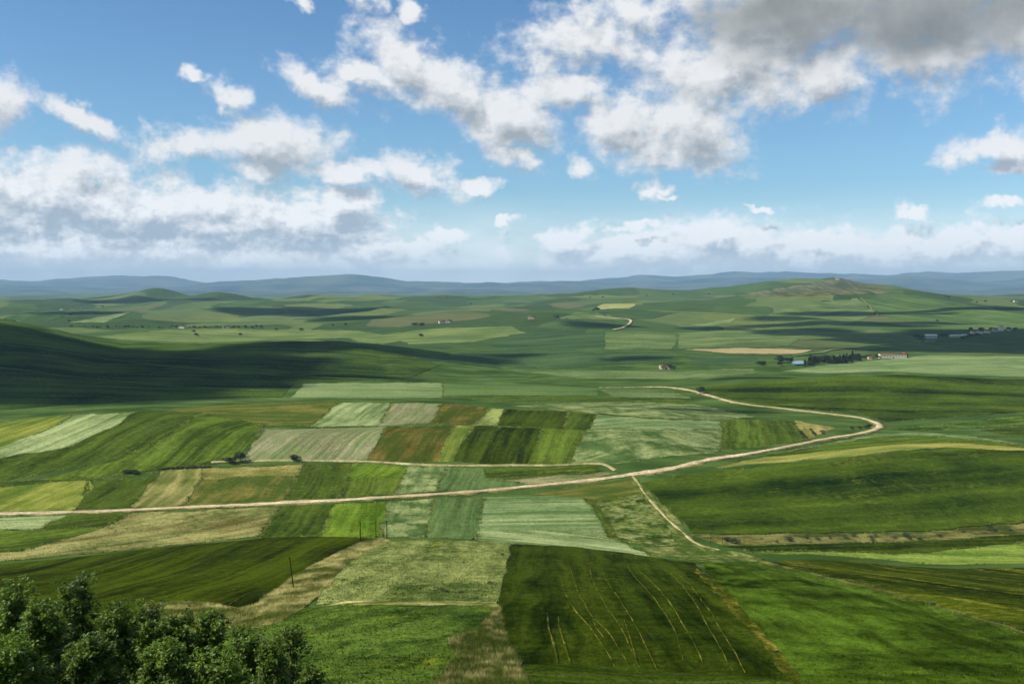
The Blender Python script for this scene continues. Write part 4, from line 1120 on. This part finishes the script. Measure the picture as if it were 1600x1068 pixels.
class MB:
    def __init__(s):
        s.v, s.f, s.n = [], [], 0

    def add(s, v, f):
        s.v.append(np.asarray(v, float))
        s.f.append(np.asarray(f) + s.n)
        s.n += len(v)

    def box(s, x0, x1, y0, y1, z0, z1):
        v = [(x, y, z) for z in (z0, z1) for x, y in ((x0, y0), (x1, y0), (x1, y1), (x0, y1))]
        s.add(v, [(3, 2, 1, 0), (4, 5, 6, 7), (0, 1, 5, 4), (1, 2, 6, 5), (2, 3, 7, 6), (3, 0, 4, 7)])

    def mesh(s, name, smooth=False):
        return mesh_np(name, np.vstack(s.v), np.vstack(s.f), smooth=smooth)


def leaves(cent, size, squash=.8, nout=.6, core=None):
    """two-triangle folded leaves at given centres"""
    n = len(cent)
    nr = rng.normal(0, 1, (n, 3))
    nr[:, 2] = np.abs(nr[:, 2]) + .35
    if core is not None:
        o = cent - core
        nr += nout * o / (np.linalg.norm(o, axis=1)[:, None] + 1e-6)
    nr /= np.linalg.norm(nr, axis=1)[:, None]
    a = np.cross(nr, rng.normal(0, 1, (n, 3)))
    a /= np.linalg.norm(a, axis=1)[:, None]
    b = np.cross(nr, a)
    sz = (size * rng.uniform(.45, 1.45, n))[:, None]
    tip = cent + a * sz - nr * sz * .25
    base = cent - a * sz
    l = cent + b * sz * .62 + nr * sz * .15
    r = cent - b * sz * .62 + nr * sz * .15
    v = np.stack([base, r, tip, l], 1).reshape(-1, 3)
    i = np.arange(n) * 4
    f = np.concatenate([np.stack([i, i + 1, i + 2], 1), np.stack([i, i + 2, i + 3], 1)])
    return v, f


def broad_tree(loc, h, rad, seed, label, nclump=110, per=70, leaf=.095, group='broadleaf trees in the near corner', lean=(0, 0)):
    r = np.random.default_rng(seed)
    root = link('broadleaf_tree', None, loc=loc, label=label, category='tree', group=group)
    trunk, limbs = MB(), MB()
    top = np.array([lean[0], lean[1], h * .62])
    P = np.array([top * t + np.array([math.sin(t * 5 + seed) * .12, math.cos(t * 4 + seed) * .1, 0]) * t for t in np.linspace(0, 1, 7)])
    P[0, 2] = -.5
    trunk.add(*tube(P, np.linspace(.16, .07, 7) * h / 7, 7))
    # crown: curved branches, each carrying twigs that end in sprays of leaves
    cents, cores, sizes = [], [], []
    nb = nclump
    for k in range(nb):
        u = (k + .5) / nb
        t0 = .22 + .78 * u
        a = np.array([np.interp(t0, np.linspace(0, 1, 7), P[:, j]) for j in range(3)])
        az = 2.39996 * k + r.uniform(-.5, .5)
        el = math.radians(r.uniform(5, 40) + 42 * u ** 1.5)
        ln = rad * (1.12 - .45 * u) * r.uniform(.62, 1.18)
        d = np.array([math.cos(az) * math.cos(el), math.sin(az) * math.cos(el), math.sin(el)])
        tipz = h * (.98 if u > .8 else .95) - a[2]
        e = a + d * ln + np.array([0, 0, .12 * ln])
        if u > .7:
            e[2] = min(max(e[2], a[2] + tipz * r.uniform(.45, .98)), a[2] + tipz)
        m1 = a + (e - a) * .5 + np.array([0, 0, .10 * ln]) + r.normal(0, .06, 3)
        limbs.add(*tube([a, m1, e], [.034 * h / 7, .022 * h / 7, .006], 5))
        nt = int(r.uniform(7, 12))
        for q in range(nt):
            w = r.uniform(.3, 1.0)
            c0 = a * (1 - w) ** 2 + 2 * m1 * w * (1 - w) + e * w * w
            td = r.normal(0, 1, 3)
            td[2] = abs(td[2]) * .7 + .1
            td = td / np.linalg.norm(td) + d * .5
            c1 = c0 + td * r.uniform(.18, .55)
            if q % 2 == 0:
                limbs.add(*tube([c0, c1], [.010, .004], 4))
            mm = int(per * r.uniform(.5, 1.4))
            w2 = r.uniform(.3, 1.15, (mm, 1))
            pts = c0 + (c1 - c0) * w2 + r.normal(0, 1, (mm, 3)) * np.array([.11, .11, .08])
            cents.append(pts)
            cores.append(np.tile(a, (mm, 1)))
    link('trunk', trunk.mesh('trunk', True), BARK, root)
    link('limb', limbs.mesh('limb', True), BARK, root)
    v, f = leaves(np.vstack(cents), leaf, core=np.vstack(cores))
    link('crown', mesh_np('crown', v, f), LEAF, root)
    return root


def spot(px, y):
    t = pix(px, 950)[0]
    return t * y, y


FT = [  # photo x of the crown, photo y of the top, distance, crown radius, label
    (20, 902, 60, 2.3, 'leafy tree at the left edge, its crown cut by the frame'),
    (124, 888, 62, 2.5, 'tallest leafy tree of the near corner, its top against dark wheat'),
    (62, 935, 54, 2.0, 'leafy tree in front between the edge tree and the tallest tree'),
    (178, 945, 56, 1.9, 'leafy tree just right of the tallest tree, slightly lower'),
    (228, 938, 61, 1.8, 'leafy tree in the middle of the corner clump, behind its front row'),
    (268, 955, 57, 1.6, 'leafy tree in the middle of the corner clump, in its front row'),
    (330, 953, 58, 1.75, 'slender leafy tree below the bend of the dry bank'),
    (385, 985, 55, 1.45, 'small leafy tree third from the clump’s open end'),
    (425, 998, 53, 1.1, 'low leafy tree second from the clump’s open end'),
    (456, 972, 57, 1.15, 'thin open-crowned tree at the open end of the corner clump'),
    (130, 1002, 48, 1.7, 'low leafy tree at the bottom edge under the tallest tree'),
    (250, 1012, 48, 1.5, 'low leafy tree at the bottom edge under the middle of the clump'),
    (10, 1000, 47, 1.8, 'low leafy tree in the bottom corner of the frame'),
    (340, 1025, 48, 1.25, 'low leafy tree at the bottom edge under the slender tree'),
    (488, 1042, 52, .75, 'leafy sapling beside the green field at the clump’s end'),
]
for k, (px, py, y, rad, lab) in enumerate(FT):
    x, _ = spot(px, y)
    zb = float(zat(x, y))
    zt = CAMZ + slope_of(py) * y
    thin = px in (456, 488)
    broad_tree((x, y, zb), (zt - zb) / .99, rad, 100 + k, lab, nclump=28 if thin else int(42 + 18 * rad), per=18 if thin else 32)


def leafball(name, h, w, n, leaf, seed, trunk_h=.12, kind='round'):
    r = np.random.default_rng(seed)
    if kind == 'round':
        lob = [(r.normal(0, .22 * w, 2), r.uniform(.35, .8), r.uniform(.28, .42) * w) for _ in range(9)]
        pts = []
        for k in range(n):
            q, zz, rr = lob[k % 9]
            u = r.normal(0, 1, 3)
            u /= np.linalg.norm(u)
            pts.append([q[0] + u[0] * rr, q[1] + u[1] * rr, max(trunk_h * h, h * (trunk_h + (1 - trunk_h) * zz) + u[2] * rr * h / w * .55)])
    else:
        pts = []
        for k in range(n):
            z = r.uniform(.06, 1)
            rr = w * .5 * (1 - z) ** .7 * r.uniform(.45, 1.0) + .05 * w
            a = r.uniform(0, 6.283)
            pts.append([math.cos(a) * rr, math.sin(a) * rr, z * h])
    pts = np.array(pts)
    v, f = leaves(pts, leaf, core=np.tile(np.array([0, 0, h * .5]), (n, 1)), nout=1.2)
    # trunk
    tv, tf = tube([(0, 0, -.6), (0, 0, h * .35), (.1, 0, h * .7)], [w * .035, w * .03, w * .012], 6)
    return v, f, tv, tf


def make_far(name, h, w, n, leaf, seed, mat, kind='round'):
    v, f, tv, tf = leafball(name, h, w, n, leaf, seed, kind=kind)
    return mesh_np(name + '_crown', v, f), mesh_np(name + '_trunk', tv, tf), mat


PROTO = {
    'round': [make_far('tree', 8, 8, 900, .55, s, LEAFD) for s in (1, 2, 3)],
    'bush': [make_far('bush', 3, 4.2, 500, .34, s, LEAFD) for s in (4, 5)],
    'shrub': [make_far('shrub', 1.3, 1.7, 260, .16, s, LEAFG) for s in (14, 15)],
    'pine': [make_far('pine', 13, 6.5, 700, .6, s, PINE, 'cone') for s in (6, 7, 8)],
    'far': [make_far('far', 9, 10, 220, 1.3, s, LEAFD) for s in (9, 10, 11)],
}
for v in PROTO.values():
    for c, t, m in v:
        c.materials.append(m)
        t.materials.append(BARK)
cnt = 0


def plant(kind, name, px, py, size, label, group=None, cat='tree', ymin=0.0, parts=True):
    global cnt
    cnt += 1
    p = ground([px], [py], ymin)[0]
    c, t, m = PROTO[kind][cnt % len(PROTO[kind])]
    root = link(name, None if parts else c, loc=(float(p[0]), float(p[1]), float(zat(p[0], p[1]))), label=label, category=cat)
    root.scale = (size * random.uniform(.9, 1.15), size * random.uniform(.9, 1.15), size * random.uniform(.92, 1.1))
    root.rotation_euler = (0, 0, random.uniform(0, 6.28))
    if group:
        root['group'] = group
    if parts:
        link('crown', c, None, root)
        link('trunk', t, None, root)
    return root


plant('round', 'field_tree', 376, 722, .75, 'round dark tree right of the pair at the foot of the stubble field')
plant('bush', 'bush', 358, 724, 1.35, 'wide dark bush left of the pair at the foot of the stubble field', cat='bush')
plant('round', 'field_tree', 461, 720, .55, 'small lone tree beside the farm track')
plant('round', 'field_tree', 1095, 615.5, .95, 'lone dark tree beside the pale road head')
for k, (px, py, s, lab) in enumerate([(1135, 845, .6, 'small bush left of the two in the brushy verge'), (1148, 849, .8, 'larger bush right of the two in the brushy verge'),
                                      (1457, 947, .32, 'little dark bush beside the gully'), (1213, 1023, .2, 'tiny dark bush in the straw strip'), (740, 843, .32, 'little bush on the crest at the corner of the pale weedy field')]):
    plant('bush', 'bush', px, py, s, lab, cat='bush')
for k in range(26):
    px = 1150 + 450 * rng.random()
    py = np.interp(px, [1150, 1450, 1600], [843, 838, 825]) + rng.normal(0, 3)
    plant('shrub', 'shrub', px, py, rng.uniform(.6, 1.5), 'low scrub bush growing in the brushy verge below the dark hillside', 'scrub bushes of the brushy verge', 'bush', parts=False)
for px, py in [(195, 739), (201, 740), (207, 740), (213, 741)]:
    plant('bush', 'bush', px, py, .8, 'dark hedge bush in the short row left of the straw rows', 'hedge bushes left of the straw rows', 'bush', parts=False)
for px in np.arange(256, 330, 7):
    plant('bush', 'bush', px, 733.5 - (px - 256) * .04, .45, 'low dark bush in the hedge along the top of the straw rows', 'hedge bushes above the straw rows', 'bush', parts=False)
for px, py in [(1251, 676), (1253, 679), (1256, 682), (1258, 685), (1267, 673), (1270, 677), (1273, 680), (1285, 675), (1287, 678)]:
    plant('bush', 'bush', px, py, .62, 'dark scrub bush in rows on the little straw triangle', 'scrub on the straw triangle', 'bush', parts=False)
for px, py in [(1332, 671), (1344, 670), (1355, 668), (1360, 666), (1352, 669)]:
    plant('bush', 'bush', px, py, .75, 'dark roadside bush inside the road bend', 'bushes inside the road bend', 'bush', parts=False)
for px, py in [(680, 920), (690, 924), (697, 926), (718, 928), (742, 938), (537, 908), (765, 914), (785, 868)]:
    plant('shrub', 'shrub', px, py, rng.uniform(.5, .9), 'dark weed clump standing in the pale weedy field', 'weed clumps of the pale weedy field', 'weed', parts=False)
# pine grove by the pond
for k in range(64):
    u = rng.random()
    px = 1256 + 88 * u
    py = 571 - 6 * u + rng.uniform(-7, 2) * (1 - .4 * u)
    plant('pine' if k % 3 else 'round', 'pine_tree', px, py, rng.uniform(.5, .95) * (1 if k % 3 else 1.25), 'dark pine in the %s part of the dense grove right of the pond' % ('pond-side' if u < .33 else 'middle' if u < .66 else 'shed-side'), 'pines of the grove right of the pond')
for px, py, s in [(1186, 570, .7), (1190, 571, .9), (1194, 571, .7), (1217, 562, 1.0), (1220, 567, 1.1), (1219, 572, .9), (1230, 566, 1.0), (1235, 566, .9)]:
    plant('round', 'field_tree', px, py, s, 'dark tree in the low clump farthest left of the pond' if px < 1200 else 'dark tree in the tall upright clump left of the pond' if px < 1225 else 'dark tree standing right at the pond’s left bank', 'trees left of the pond', parts=False)
for px, py, s in [(1350, 561, .7), (1356, 560, .8), (1371, 559, .8), (1373, 560, .6), (1345, 561, .6)]:
    plant('round', 'field_tree', px, py, s, 'tree in the gap between the pine grove and the long shed', 'trees left of the long shed', parts=False)
for px, py, s in [(1045, 575, .65), (1048, 576, .7), (1052, 577, .6)]:
    plant('round', 'field_tree', px, py, s, 'dark tree close behind the ruined farmhouse', 'trees at the ruined farmhouse', parts=False)
# the hamlet's trees
for px, py in [(1432, 528), (1437, 529), (1441, 529), (1444, 528), (1470, 526), (1475, 525), (1480, 526), (1516, 516), (1522, 526), (1527, 525), (1531, 516), (1534, 516), (1548, 516), (1518, 527), (1512, 528), (1575, 516), (1586, 516), (1504, 530)]:
    plant('far', 'hamlet_tree', px, py, .75, 'dark tree among the sheds and houses of the hamlet', 'trees of the hamlet', parts=False)
# scattered far trees
for k in range(58):
    px = 118 + 300 * (k / 58) ** .8 + rng.normal(0, 3)
    py = 512 + rng.normal(0, .7)
    plant('far', 'far_tree', px, py, rng.uniform(.25, .65), 'distant tree in the long dark tree line on the left plain', 'trees of the tree line on the left plain', parts=False)
for k in range(14):
    plant('far', 'far_tree', 643 + 22 * rng.random(), 508 + rng.uniform(-1, 1), rng.uniform(.5, .8), 'distant tree in the dark copse on the middle slope', 'trees of the middle copse', parts=False)
for px, py in [(688, 505), (694, 504), (700, 503.5), (703, 503), (657, 526), (927, 486), (932, 485.5), (936, 485), (303, 519), (307, 525), (375, 524), (196, 474), (160, 480), (432, 516), (470, 517), (108, 503), (1464, 502), (1477, 464), (1482, 465), (1515, 461),
                (1526, 473), (1540, 472), (735, 475), (472, 473), (685, 466), (690, 466), (697, 467), (922, 465), (942, 465), (1010, 462), (1052, 461), (1195, 453), (1200, 452), (1205, 452), (1108, 460), (540, 508), (520, 509), (448, 488), (220, 564), (870, 498)]:
    where = 'on the shadowed left hill' if py > 550 else ('on the far left plain' if px < 400 else 'on the far middle slopes' if px < 900 else 'on the far slopes left of the peaked hill' if px < 1250 else 'on the far slopes right of the peaked hill') + (', near the skyline' if py < 477 else '')
    plant('far', 'far_tree', px, py, rng.uniform(.5, .9), 'single small distant tree ' + where, 'lone trees on the far slopes', parts=False)

# ------------------------------------------------------------------ poles
def pole(px, py, h, label, lean=0.0, r=.13):
    p = ground([px], [py])[0]
    root = link('utility_pole', None, loc=tuple(float(c) for c in p), label=label, category='pole', group='wooden poles of the valley line')
    b = MB()
    b.add(*tube([(0, 0, -.8), (lean * .5, 0, h * .5), (lean, 0, h)], [r, r * .85, r * .62], 9))
    link('shaft', b.mesh('shaft', True), BARKP, root)
    b = MB()
    b.add(*tube([(lean - .02, 0, h - .02), (lean - .02, 0, h + .12)], [r * .72, r * .5], 9))
    link('cap', b.mesh('cap'), BARKP, root)
    for sgn, dz in ((-1, .35), (1, .75)):
        b = MB()
        b.add(*tube([(lean, 0, h - dz), (lean + sgn * .22, 0, h - dz), (lean + sgn * .25, 0, h - dz + .18)], [.03, .03, .03], 5))
        b.add(*tube([(lean + sgn * .25, 0, h - dz + .12), (lean + sgn * .25, 0, h - dz + .3)], [.075, .05], 7))
        link('insulator', b.mesh('insulator'), BARKP, root)


pole(459.5, 921, 7.9, 'leaning dark pole on the dry grass bank, nearest of the line', -1.0, .15)
pole(563, 849, 7.9, 'dark pole at the top of the dry bank against the vivid strip', 0, .2)
pole(587.5, 841, 6.6, 'thin pole, middle of the three at the head of the bank', 0, .19)
pole(604.5, 841, 6.8, 'thin pole against the mottled pale strip at the head of the bank', 0, .19)
pole(1110, 850, 4.9, 'slim pole at the left end of the brushy verge', .15, .09)
pole(1129, 849, 4.6, 'slim pole left of the two verge bushes', .05, .09)

# ------------------------------------------------------------------ buildings
WALLW = simple_mat('white_render', (196, 192, 184), (214, 210, 202), .6)
WALLS_ = simple_mat('rubble_stone', (150, 134, 112), (196, 180, 156), 1.2)
WALLP = simple_mat('pinkish_render', (206, 178, 158), (222, 198, 178), .6)
WALLG = simple_mat('grey_block', (140, 146, 156), (170, 174, 180), .6)
ROOFR = simple_mat('clay_tile', (128, 78, 62), (160, 104, 82), 1.0)
ROOFG = simple_mat('fibre_sheet', (196, 200, 204), (220, 222, 224), .5)
ROOFD = simple_mat('weathered_tile', (98, 84, 78), (126, 108, 98), 1.0)
DARKO = simple_mat('dark_opening', (22, 22, 26), (34, 32, 34), 1.0)


def house(name, px, py, w, d, h, rise, wall, roof, label, rot=0.0, nwin=3, cat='house', group=None, door=True, chimney=False, ruin=False):
    p = ground([px], [py])[0]
    zz = float(min(zat(p[0] - w / 2, p[1]), zat(p[0] + w / 2, p[1]), p[2])) - .1
    root = link(name, None, loc=(float(p[0]), float(p[1]) + d / 2, zz), label=label, category=cat)
    root.rotation_euler = (0, 0, rot)
    if group:
        root['group'] = group
    b = MB()
    a, c = w / 2, d / 2
    v = [(-a, -c, -1), (a, -c, -1), (a, c, -1), (-a, c, -1), (-a, -c, h), (a, -c, h), (a, c, h), (-a, c, h), (-a, 0, h + rise), (a, 0, h + rise)]
    bm = bpy.data.meshes.new('wall')
    if ruin:
        # broken wall tops
        b.box(-a, a * .1, -c, -c + .6, -1, h)
        b.box(-a, -a + .6, -c + .6, c, -1, h * 1.25)
        b.box(a * .1, a * .6, -c, -c + .6, -1, h * .55)
        b.box(a - .6, a, -c, c, -1, h * .8)
        b.box(-a + .6, a - .6, c - .6, c, -1, h * .9)
        b.box(-a * .3, -a * .3 + .5, -c + .6, c - .6, -1, h * 1.2)
        bm = b.mesh('wall')
    else:
        bm.from_pydata(v, [], [(0, 1, 5, 4), (2, 3, 7, 6), (1, 2, 6, 9, 5), (3, 0, 4, 8, 7)])
        bm.update()
    link('wall', bm, wall, root)
    ov = .5
    r = MB()
    for s in (-1, 1):
        if ruin and s > 0:
            continue
        e = h - rise * ov / c
        x0, x1 = (-a - .3, -a * .3 + .8) if ruin else (-a - .4, a + .4)
        q = np.array([(x0, s * (c + ov), e), (x1, s * (c + ov), e), (x1, 0, h + rise), (x0, 0, h + rise)])
        lo = q + np.array([0, 0, .05])
        hi = q + np.array([0, 0, .3])
        r.add(np.vstack([lo, hi]), [(3, 2, 1, 0), (4, 5, 6, 7), (0, 1, 5, 4), (1, 2, 6, 5), (2, 3, 7, 6), (3, 0, 4, 7)])
    ro = link('roof', r.mesh('roof'), roof, root)
    if chimney:
        k = MB()
        k.box(a * .4, a * .4 + .9, .3, 1.1, h + rise * .5, h + rise + 1.2)
        link('chimney', k.mesh('chimney'), wall, ro)
    for k in range(nwin):
        x = -a + w * (k + .5) / nwin
        if door and k == nwin // 2:
            q = MB()
            q.box(x - .9, x + .9, -c - .06, -c + .1, -.2, min(2.6, h * .8))
            link('door', q.mesh('door'), DARKO, root)
        else:
            q = MB()
            q.box(x - .6, x + .6, -c - .05, -c + .1, h * .42, h * .42 + min(1.3, h * .4))
            link('window', q.mesh('window'), DARKO, root)
    return root


house('farm_ruin', 1041, 577, 17, 8, 4.6, 2.2, WALLS_, ROOFD, 'roofless stone farmhouse ruin alone in the green valley', .15, 3, 'ruin', ruin=True)
house('barn', 1396, 559.5, 41, 9, 6.2, 1.0, WALLW, ROOFR, 'long white shed with a low red roof beside the pale field', .03, 9, 'shed')
house('farmhouse', 1414.5, 559, 8, 9, 6, 2.2, ROOFD, ROOFR, 'dark red-brown house at the end of the long white shed', .2, 2, chimney=True)
house('farm_store', 1362, 561, 9, 6, 3.2, 1.2, WALLP, ROOFR, 'small pinkish store left of the long white shed', 0, 2, 'shed')
HAM = [(1456, 529, 22, 14, 6.5, 2.0, WALLG, ROOFG, 'grey shed with pale roof at the near end of the hamlet', 4, 'shed'),
       (1495, 527, 24, 10, 4, 1.2, WALLG, ROOFG, 'long low pale-roofed shed in the middle of the hamlet', 5, 'shed'),
       (1508, 526, 9, 8, 4, 1.0, WALLG, ROOFG, 'small pale shed next to the long low hamlet shed', 2, 'shed'),
       (1522, 521, 10, 8, 4.5, 1.5, WALLP, ROOFD, 'low house left in the upper row of the hamlet', 3, 'house'),
       (1532, 521, 11, 8, 4.5, 1.5, WALLW, ROOFD, 'low white house midway in the upper row of the hamlet', 3, 'house'),
       (1544, 520, 12, 8, 4.5, 1.5, WALLP, ROOFD, 'low house beside the tall block of the hamlet', 3, 'house'),
       (1556, 518, 10, 9, 6, 2.0, WALLG, ROOFD, 'two-storey house leaning on the tall block of the hamlet', 3, 'house'),
       (1565, 517, 9, 10, 9.5, 1.5, WALLW, ROOFD, 'tall pale block, highest building of the hamlet', 2, 'house'),
       (1578, 517, 8, 8, 4, 1.5, WALLG, ROOFD, 'last low house of the hamlet, beyond the tall block', 2, 'house')]
for px, py, w, d, h, rise, wl, rf, lab, nw, cat in HAM:
    house('hamlet_building', px, py, w, d, h, rise, wl, rf, lab, random.uniform(-.25, .25), nw, cat, 'buildings of the hamlet', door=False)
for px, py, lab in [(690, 505, 'far house among trees, left of two on the middle slope'), (699, 504, 'far house among trees, right of two on the middle slope'), (284, 513, 'far house left of two in the long tree line'), (352, 512.5, 'far house right of two in the long tree line'),
                    (1588, 472, 'far pale farmhouse on the slope by the photo’s right edge'), (96, 484, 'far house at the left end of the distant village'), (112, 483.5, 'far house in the middle of the distant village'), (127, 483, 'far house at the right end of the distant village'), (830, 498, 'lone far house left of the small round hill')]:
    house('far_house', px, py, 14, 9, 5, 2, WALLW if px != 830 else WALLP, ROOFD, lab, random.uniform(-.4, .4), 3, 'house', 'far houses', door=False)

# pale yard in the hamlet
for px0, px1, py, lab in [(1426, 1439, 533.5, 'pale yard left below the grey hamlet shed'), (1444, 1463, 533, 'pale yard right below the grey hamlet shed')]:
    field('yard%d' % px0, [(px0, py - .8), (px1, py - .9), (px1 - 1, py + .7), (px0 + 1, py + .8)], FARL, lab, None, h=.5, name='yard')

# pond
m, g, b, out = base_mat('pond_water')
b.inputs['Base Color'].default_value = (.02, .04, .05, 1)
b.inputs['Roughness'].default_value = .06
b.inputs['Specular IOR Level'].default_value = .6
W = outline([(1236, 568), (1240, 564.5), (1252, 563.5), (1257, 566), (1255, 570), (1243, 571)], .3, 1.5)
zp = float(zat(W[:, 0], W[:, 1]).max()) + .5
cx = W.mean(0)
vv = np.vstack([np.column_stack([W, np.full(len(W), zp)]), np.column_stack([cx + (W - cx) * 1.12, np.full(len(W), zp - 6)])])
pm = bpy.data.meshes.new('pond')
nW = len(W)
pm.from_pydata([tuple(q) for q in vv], [], [tuple(range(nW))] + [(i, i + nW, (i + 1) % nW + nW, (i + 1) % nW) for i in range(nW)])
link('pond', pm, m, kind='structure', label='small blue pond beside the pine grove')

# rocky knob on the peaked hill
p = ground([1310], [437.5])[0]
ROCK = simple_mat('grey_rock', (120, 116, 106), (156, 150, 138), .06)
v, f = [], []
nu, nv = 18, 9
for j in range(nv):
    for i in range(nu):
        th, ph = 2 * math.pi * i / nu, math.pi / 2 * j / (nv - 1)
        rr = 1 + .35 * float(vnoise(np.array(math.cos(th) * 1.7 + 9), np.array(math.sin(th) * 1.7 + j * .6), 4))
        v.append((math.cos(th) * math.cos(ph) ** .45 * 17 * rr, math.sin(th) * math.cos(ph) ** .45 * 14 * rr, math.sin(ph) * 13 * rr - 3))
for j in range(nv - 1):
    for i in range(nu):
        f.append((j * nu + i, j * nu + (i + 1) % nu, (j + 1) * nu + (i + 1) % nu, (j + 1) * nu + i))
link('rock_outcrop', mesh_np('rock_outcrop', np.array(v), np.array(f)), ROCK, loc=(float(p[0]), float(p[1]), float(zat(p[0], p[1]))), label='grey rocky knob crowning the peaked far hill', category='rock')

# ------------------------------------------------------------------ air
def box_mesh(name, x0, x1, y0, y1, z0, z1):
    b = MB()
    b.box(x0, x1, y0, y1, z0, z1)
    return b.mesh(name)


hm = bpy.data.materials.new('pale_air')
hm.use_nodes = True
hm.node_tree.nodes.clear()
g = NT(hm.node_tree)
HAZE = 3.5e-5
pv = g.n('ShaderNodeVolumePrincipled', ins={'Color': (.46, .73, .98), 'Density': HAZE, 'Anisotropy': .0, 'Absorption Color': (.0, .0, .0)})
o = hm.node_tree.nodes.new('ShaderNodeOutputMaterial')
hm.node_tree.links.new(pv.outputs[0], o.inputs['Volume'])
link('haze', box_mesh('haze', -46000, 46000, -300, 45000, -260, 760), hm, kind='stuff', label='thin bluish haze over the whole valley')

# clouds overhead (above the frame): they throw the cloud shadows seen on the land
cm = bpy.data.materials.new('cloud_vapour')
cm.use_nodes = True
cm.node_tree.nodes.clear()
g = NT(cm.node_tree)
pv = g.n('ShaderNodeVolumePrincipled', ins={'Color': (1, 1, 1), 'Density': .04, 'Anisotropy': .3})
o = cm.node_tree.nodes.new('ShaderNodeOutputMaterial')
cm.node_tree.links.new(pv.outputs[0], o.inputs['Volume'])
CLOUD_Z = 2100.0
SH = [  # shadow centre in the photo (x, y), half size across and along the view in metres, thickness, turn
    (40, 560, 250, 230, 130, .2), (280, 568, 120, 120, 110, -.2), (30, 612, 210, 75, 90, .1), (270, 600, 110, 60, 80, 0), (430, 540, 110, 70, 90, .1), (545, 538, 70, 45, 70, 0), (540, 588, 95, 24, 45, .1),
    (670, 551, 85, 60, 70, .1), (800, 556, 55, 30, 40, .2), (990, 560, 60, 35, 45, 0), (480, 487, 330, 300, 130, .1), (560, 496, 160, 150, 60, 0), (60, 490, 300, 240, 80, 0),
    (1235, 520, 110, 80, 80, .2), (1290, 505, 200, 60, 70, .1), (1335, 490, 230, 80, 70, -.1), (1230, 497, 120, 60, 50, 0), (1480, 527, 260, 130, 150, .1), (1590, 540, 240, 150, 150, 0), (1440, 546, 170, 45, 90, 0),
    (1240, 590, 120, 28, 50, .1), (1110, 513, 80, 60, 50, 0), (930, 508, 90, 45, 60, 0), (1100, 641, 60, 18, 35, 0), (1560, 480, 260, 110, 80, 0), (230, 470, 420, 240, 60, 0), (1420, 505, 200, 40, 50, 0), (1540, 520, 190, 70, 130, 0),
]
cv = []
for k, (px, py, sx, sy, th, tn) in enumerate(SH):
    p = ground([px], [py])[0]
    t = (CLOUD_Z - p[2]) / SUND[2]
    c = p + SUND * t
    nu, nv = 56, 28
    th_, ph = np.meshgrid(np.linspace(0, 2 * math.pi, nu, endpoint=False), np.linspace(-math.pi / 2, math.pi / 2, nv))
    dx, dy, dz = np.cos(th_) * np.cos(ph), np.sin(th_) * np.cos(ph), np.sin(ph)
    rr = 1 + .30 * fbm(dx * 1.6 + k * 7, dy * 1.6 + dz, 60 + k, 4, .6)
    x, y, z = dx * sx * rr, dy * sy * rr, dz * th * (1 + .3 * vnoise(dx * 4, dy * 4 + k, 8)) * np.where(dz < 0, .45, 1)
    x, y = x * math.cos(tn) - y * math.sin(tn), x * math.sin(tn) + y * math.cos(tn)
    i = np.arange(nu * nv).reshape(nv, nu)
    f = np.stack([i[:-1], np.roll(i[:-1], -1, 1), np.roll(i[1:], -1, 1), i[1:]], -1).reshape(-1, 4)
    me = mesh_np('cloud', np.stack([x.ravel(), y.ravel(), z.ravel()], 1), f, smooth=True)
    link('cloud', me, cm, loc=tuple(float(q) for q in c), kind='stuff', label='drifting cloud overhead, above the picture, shading the land')
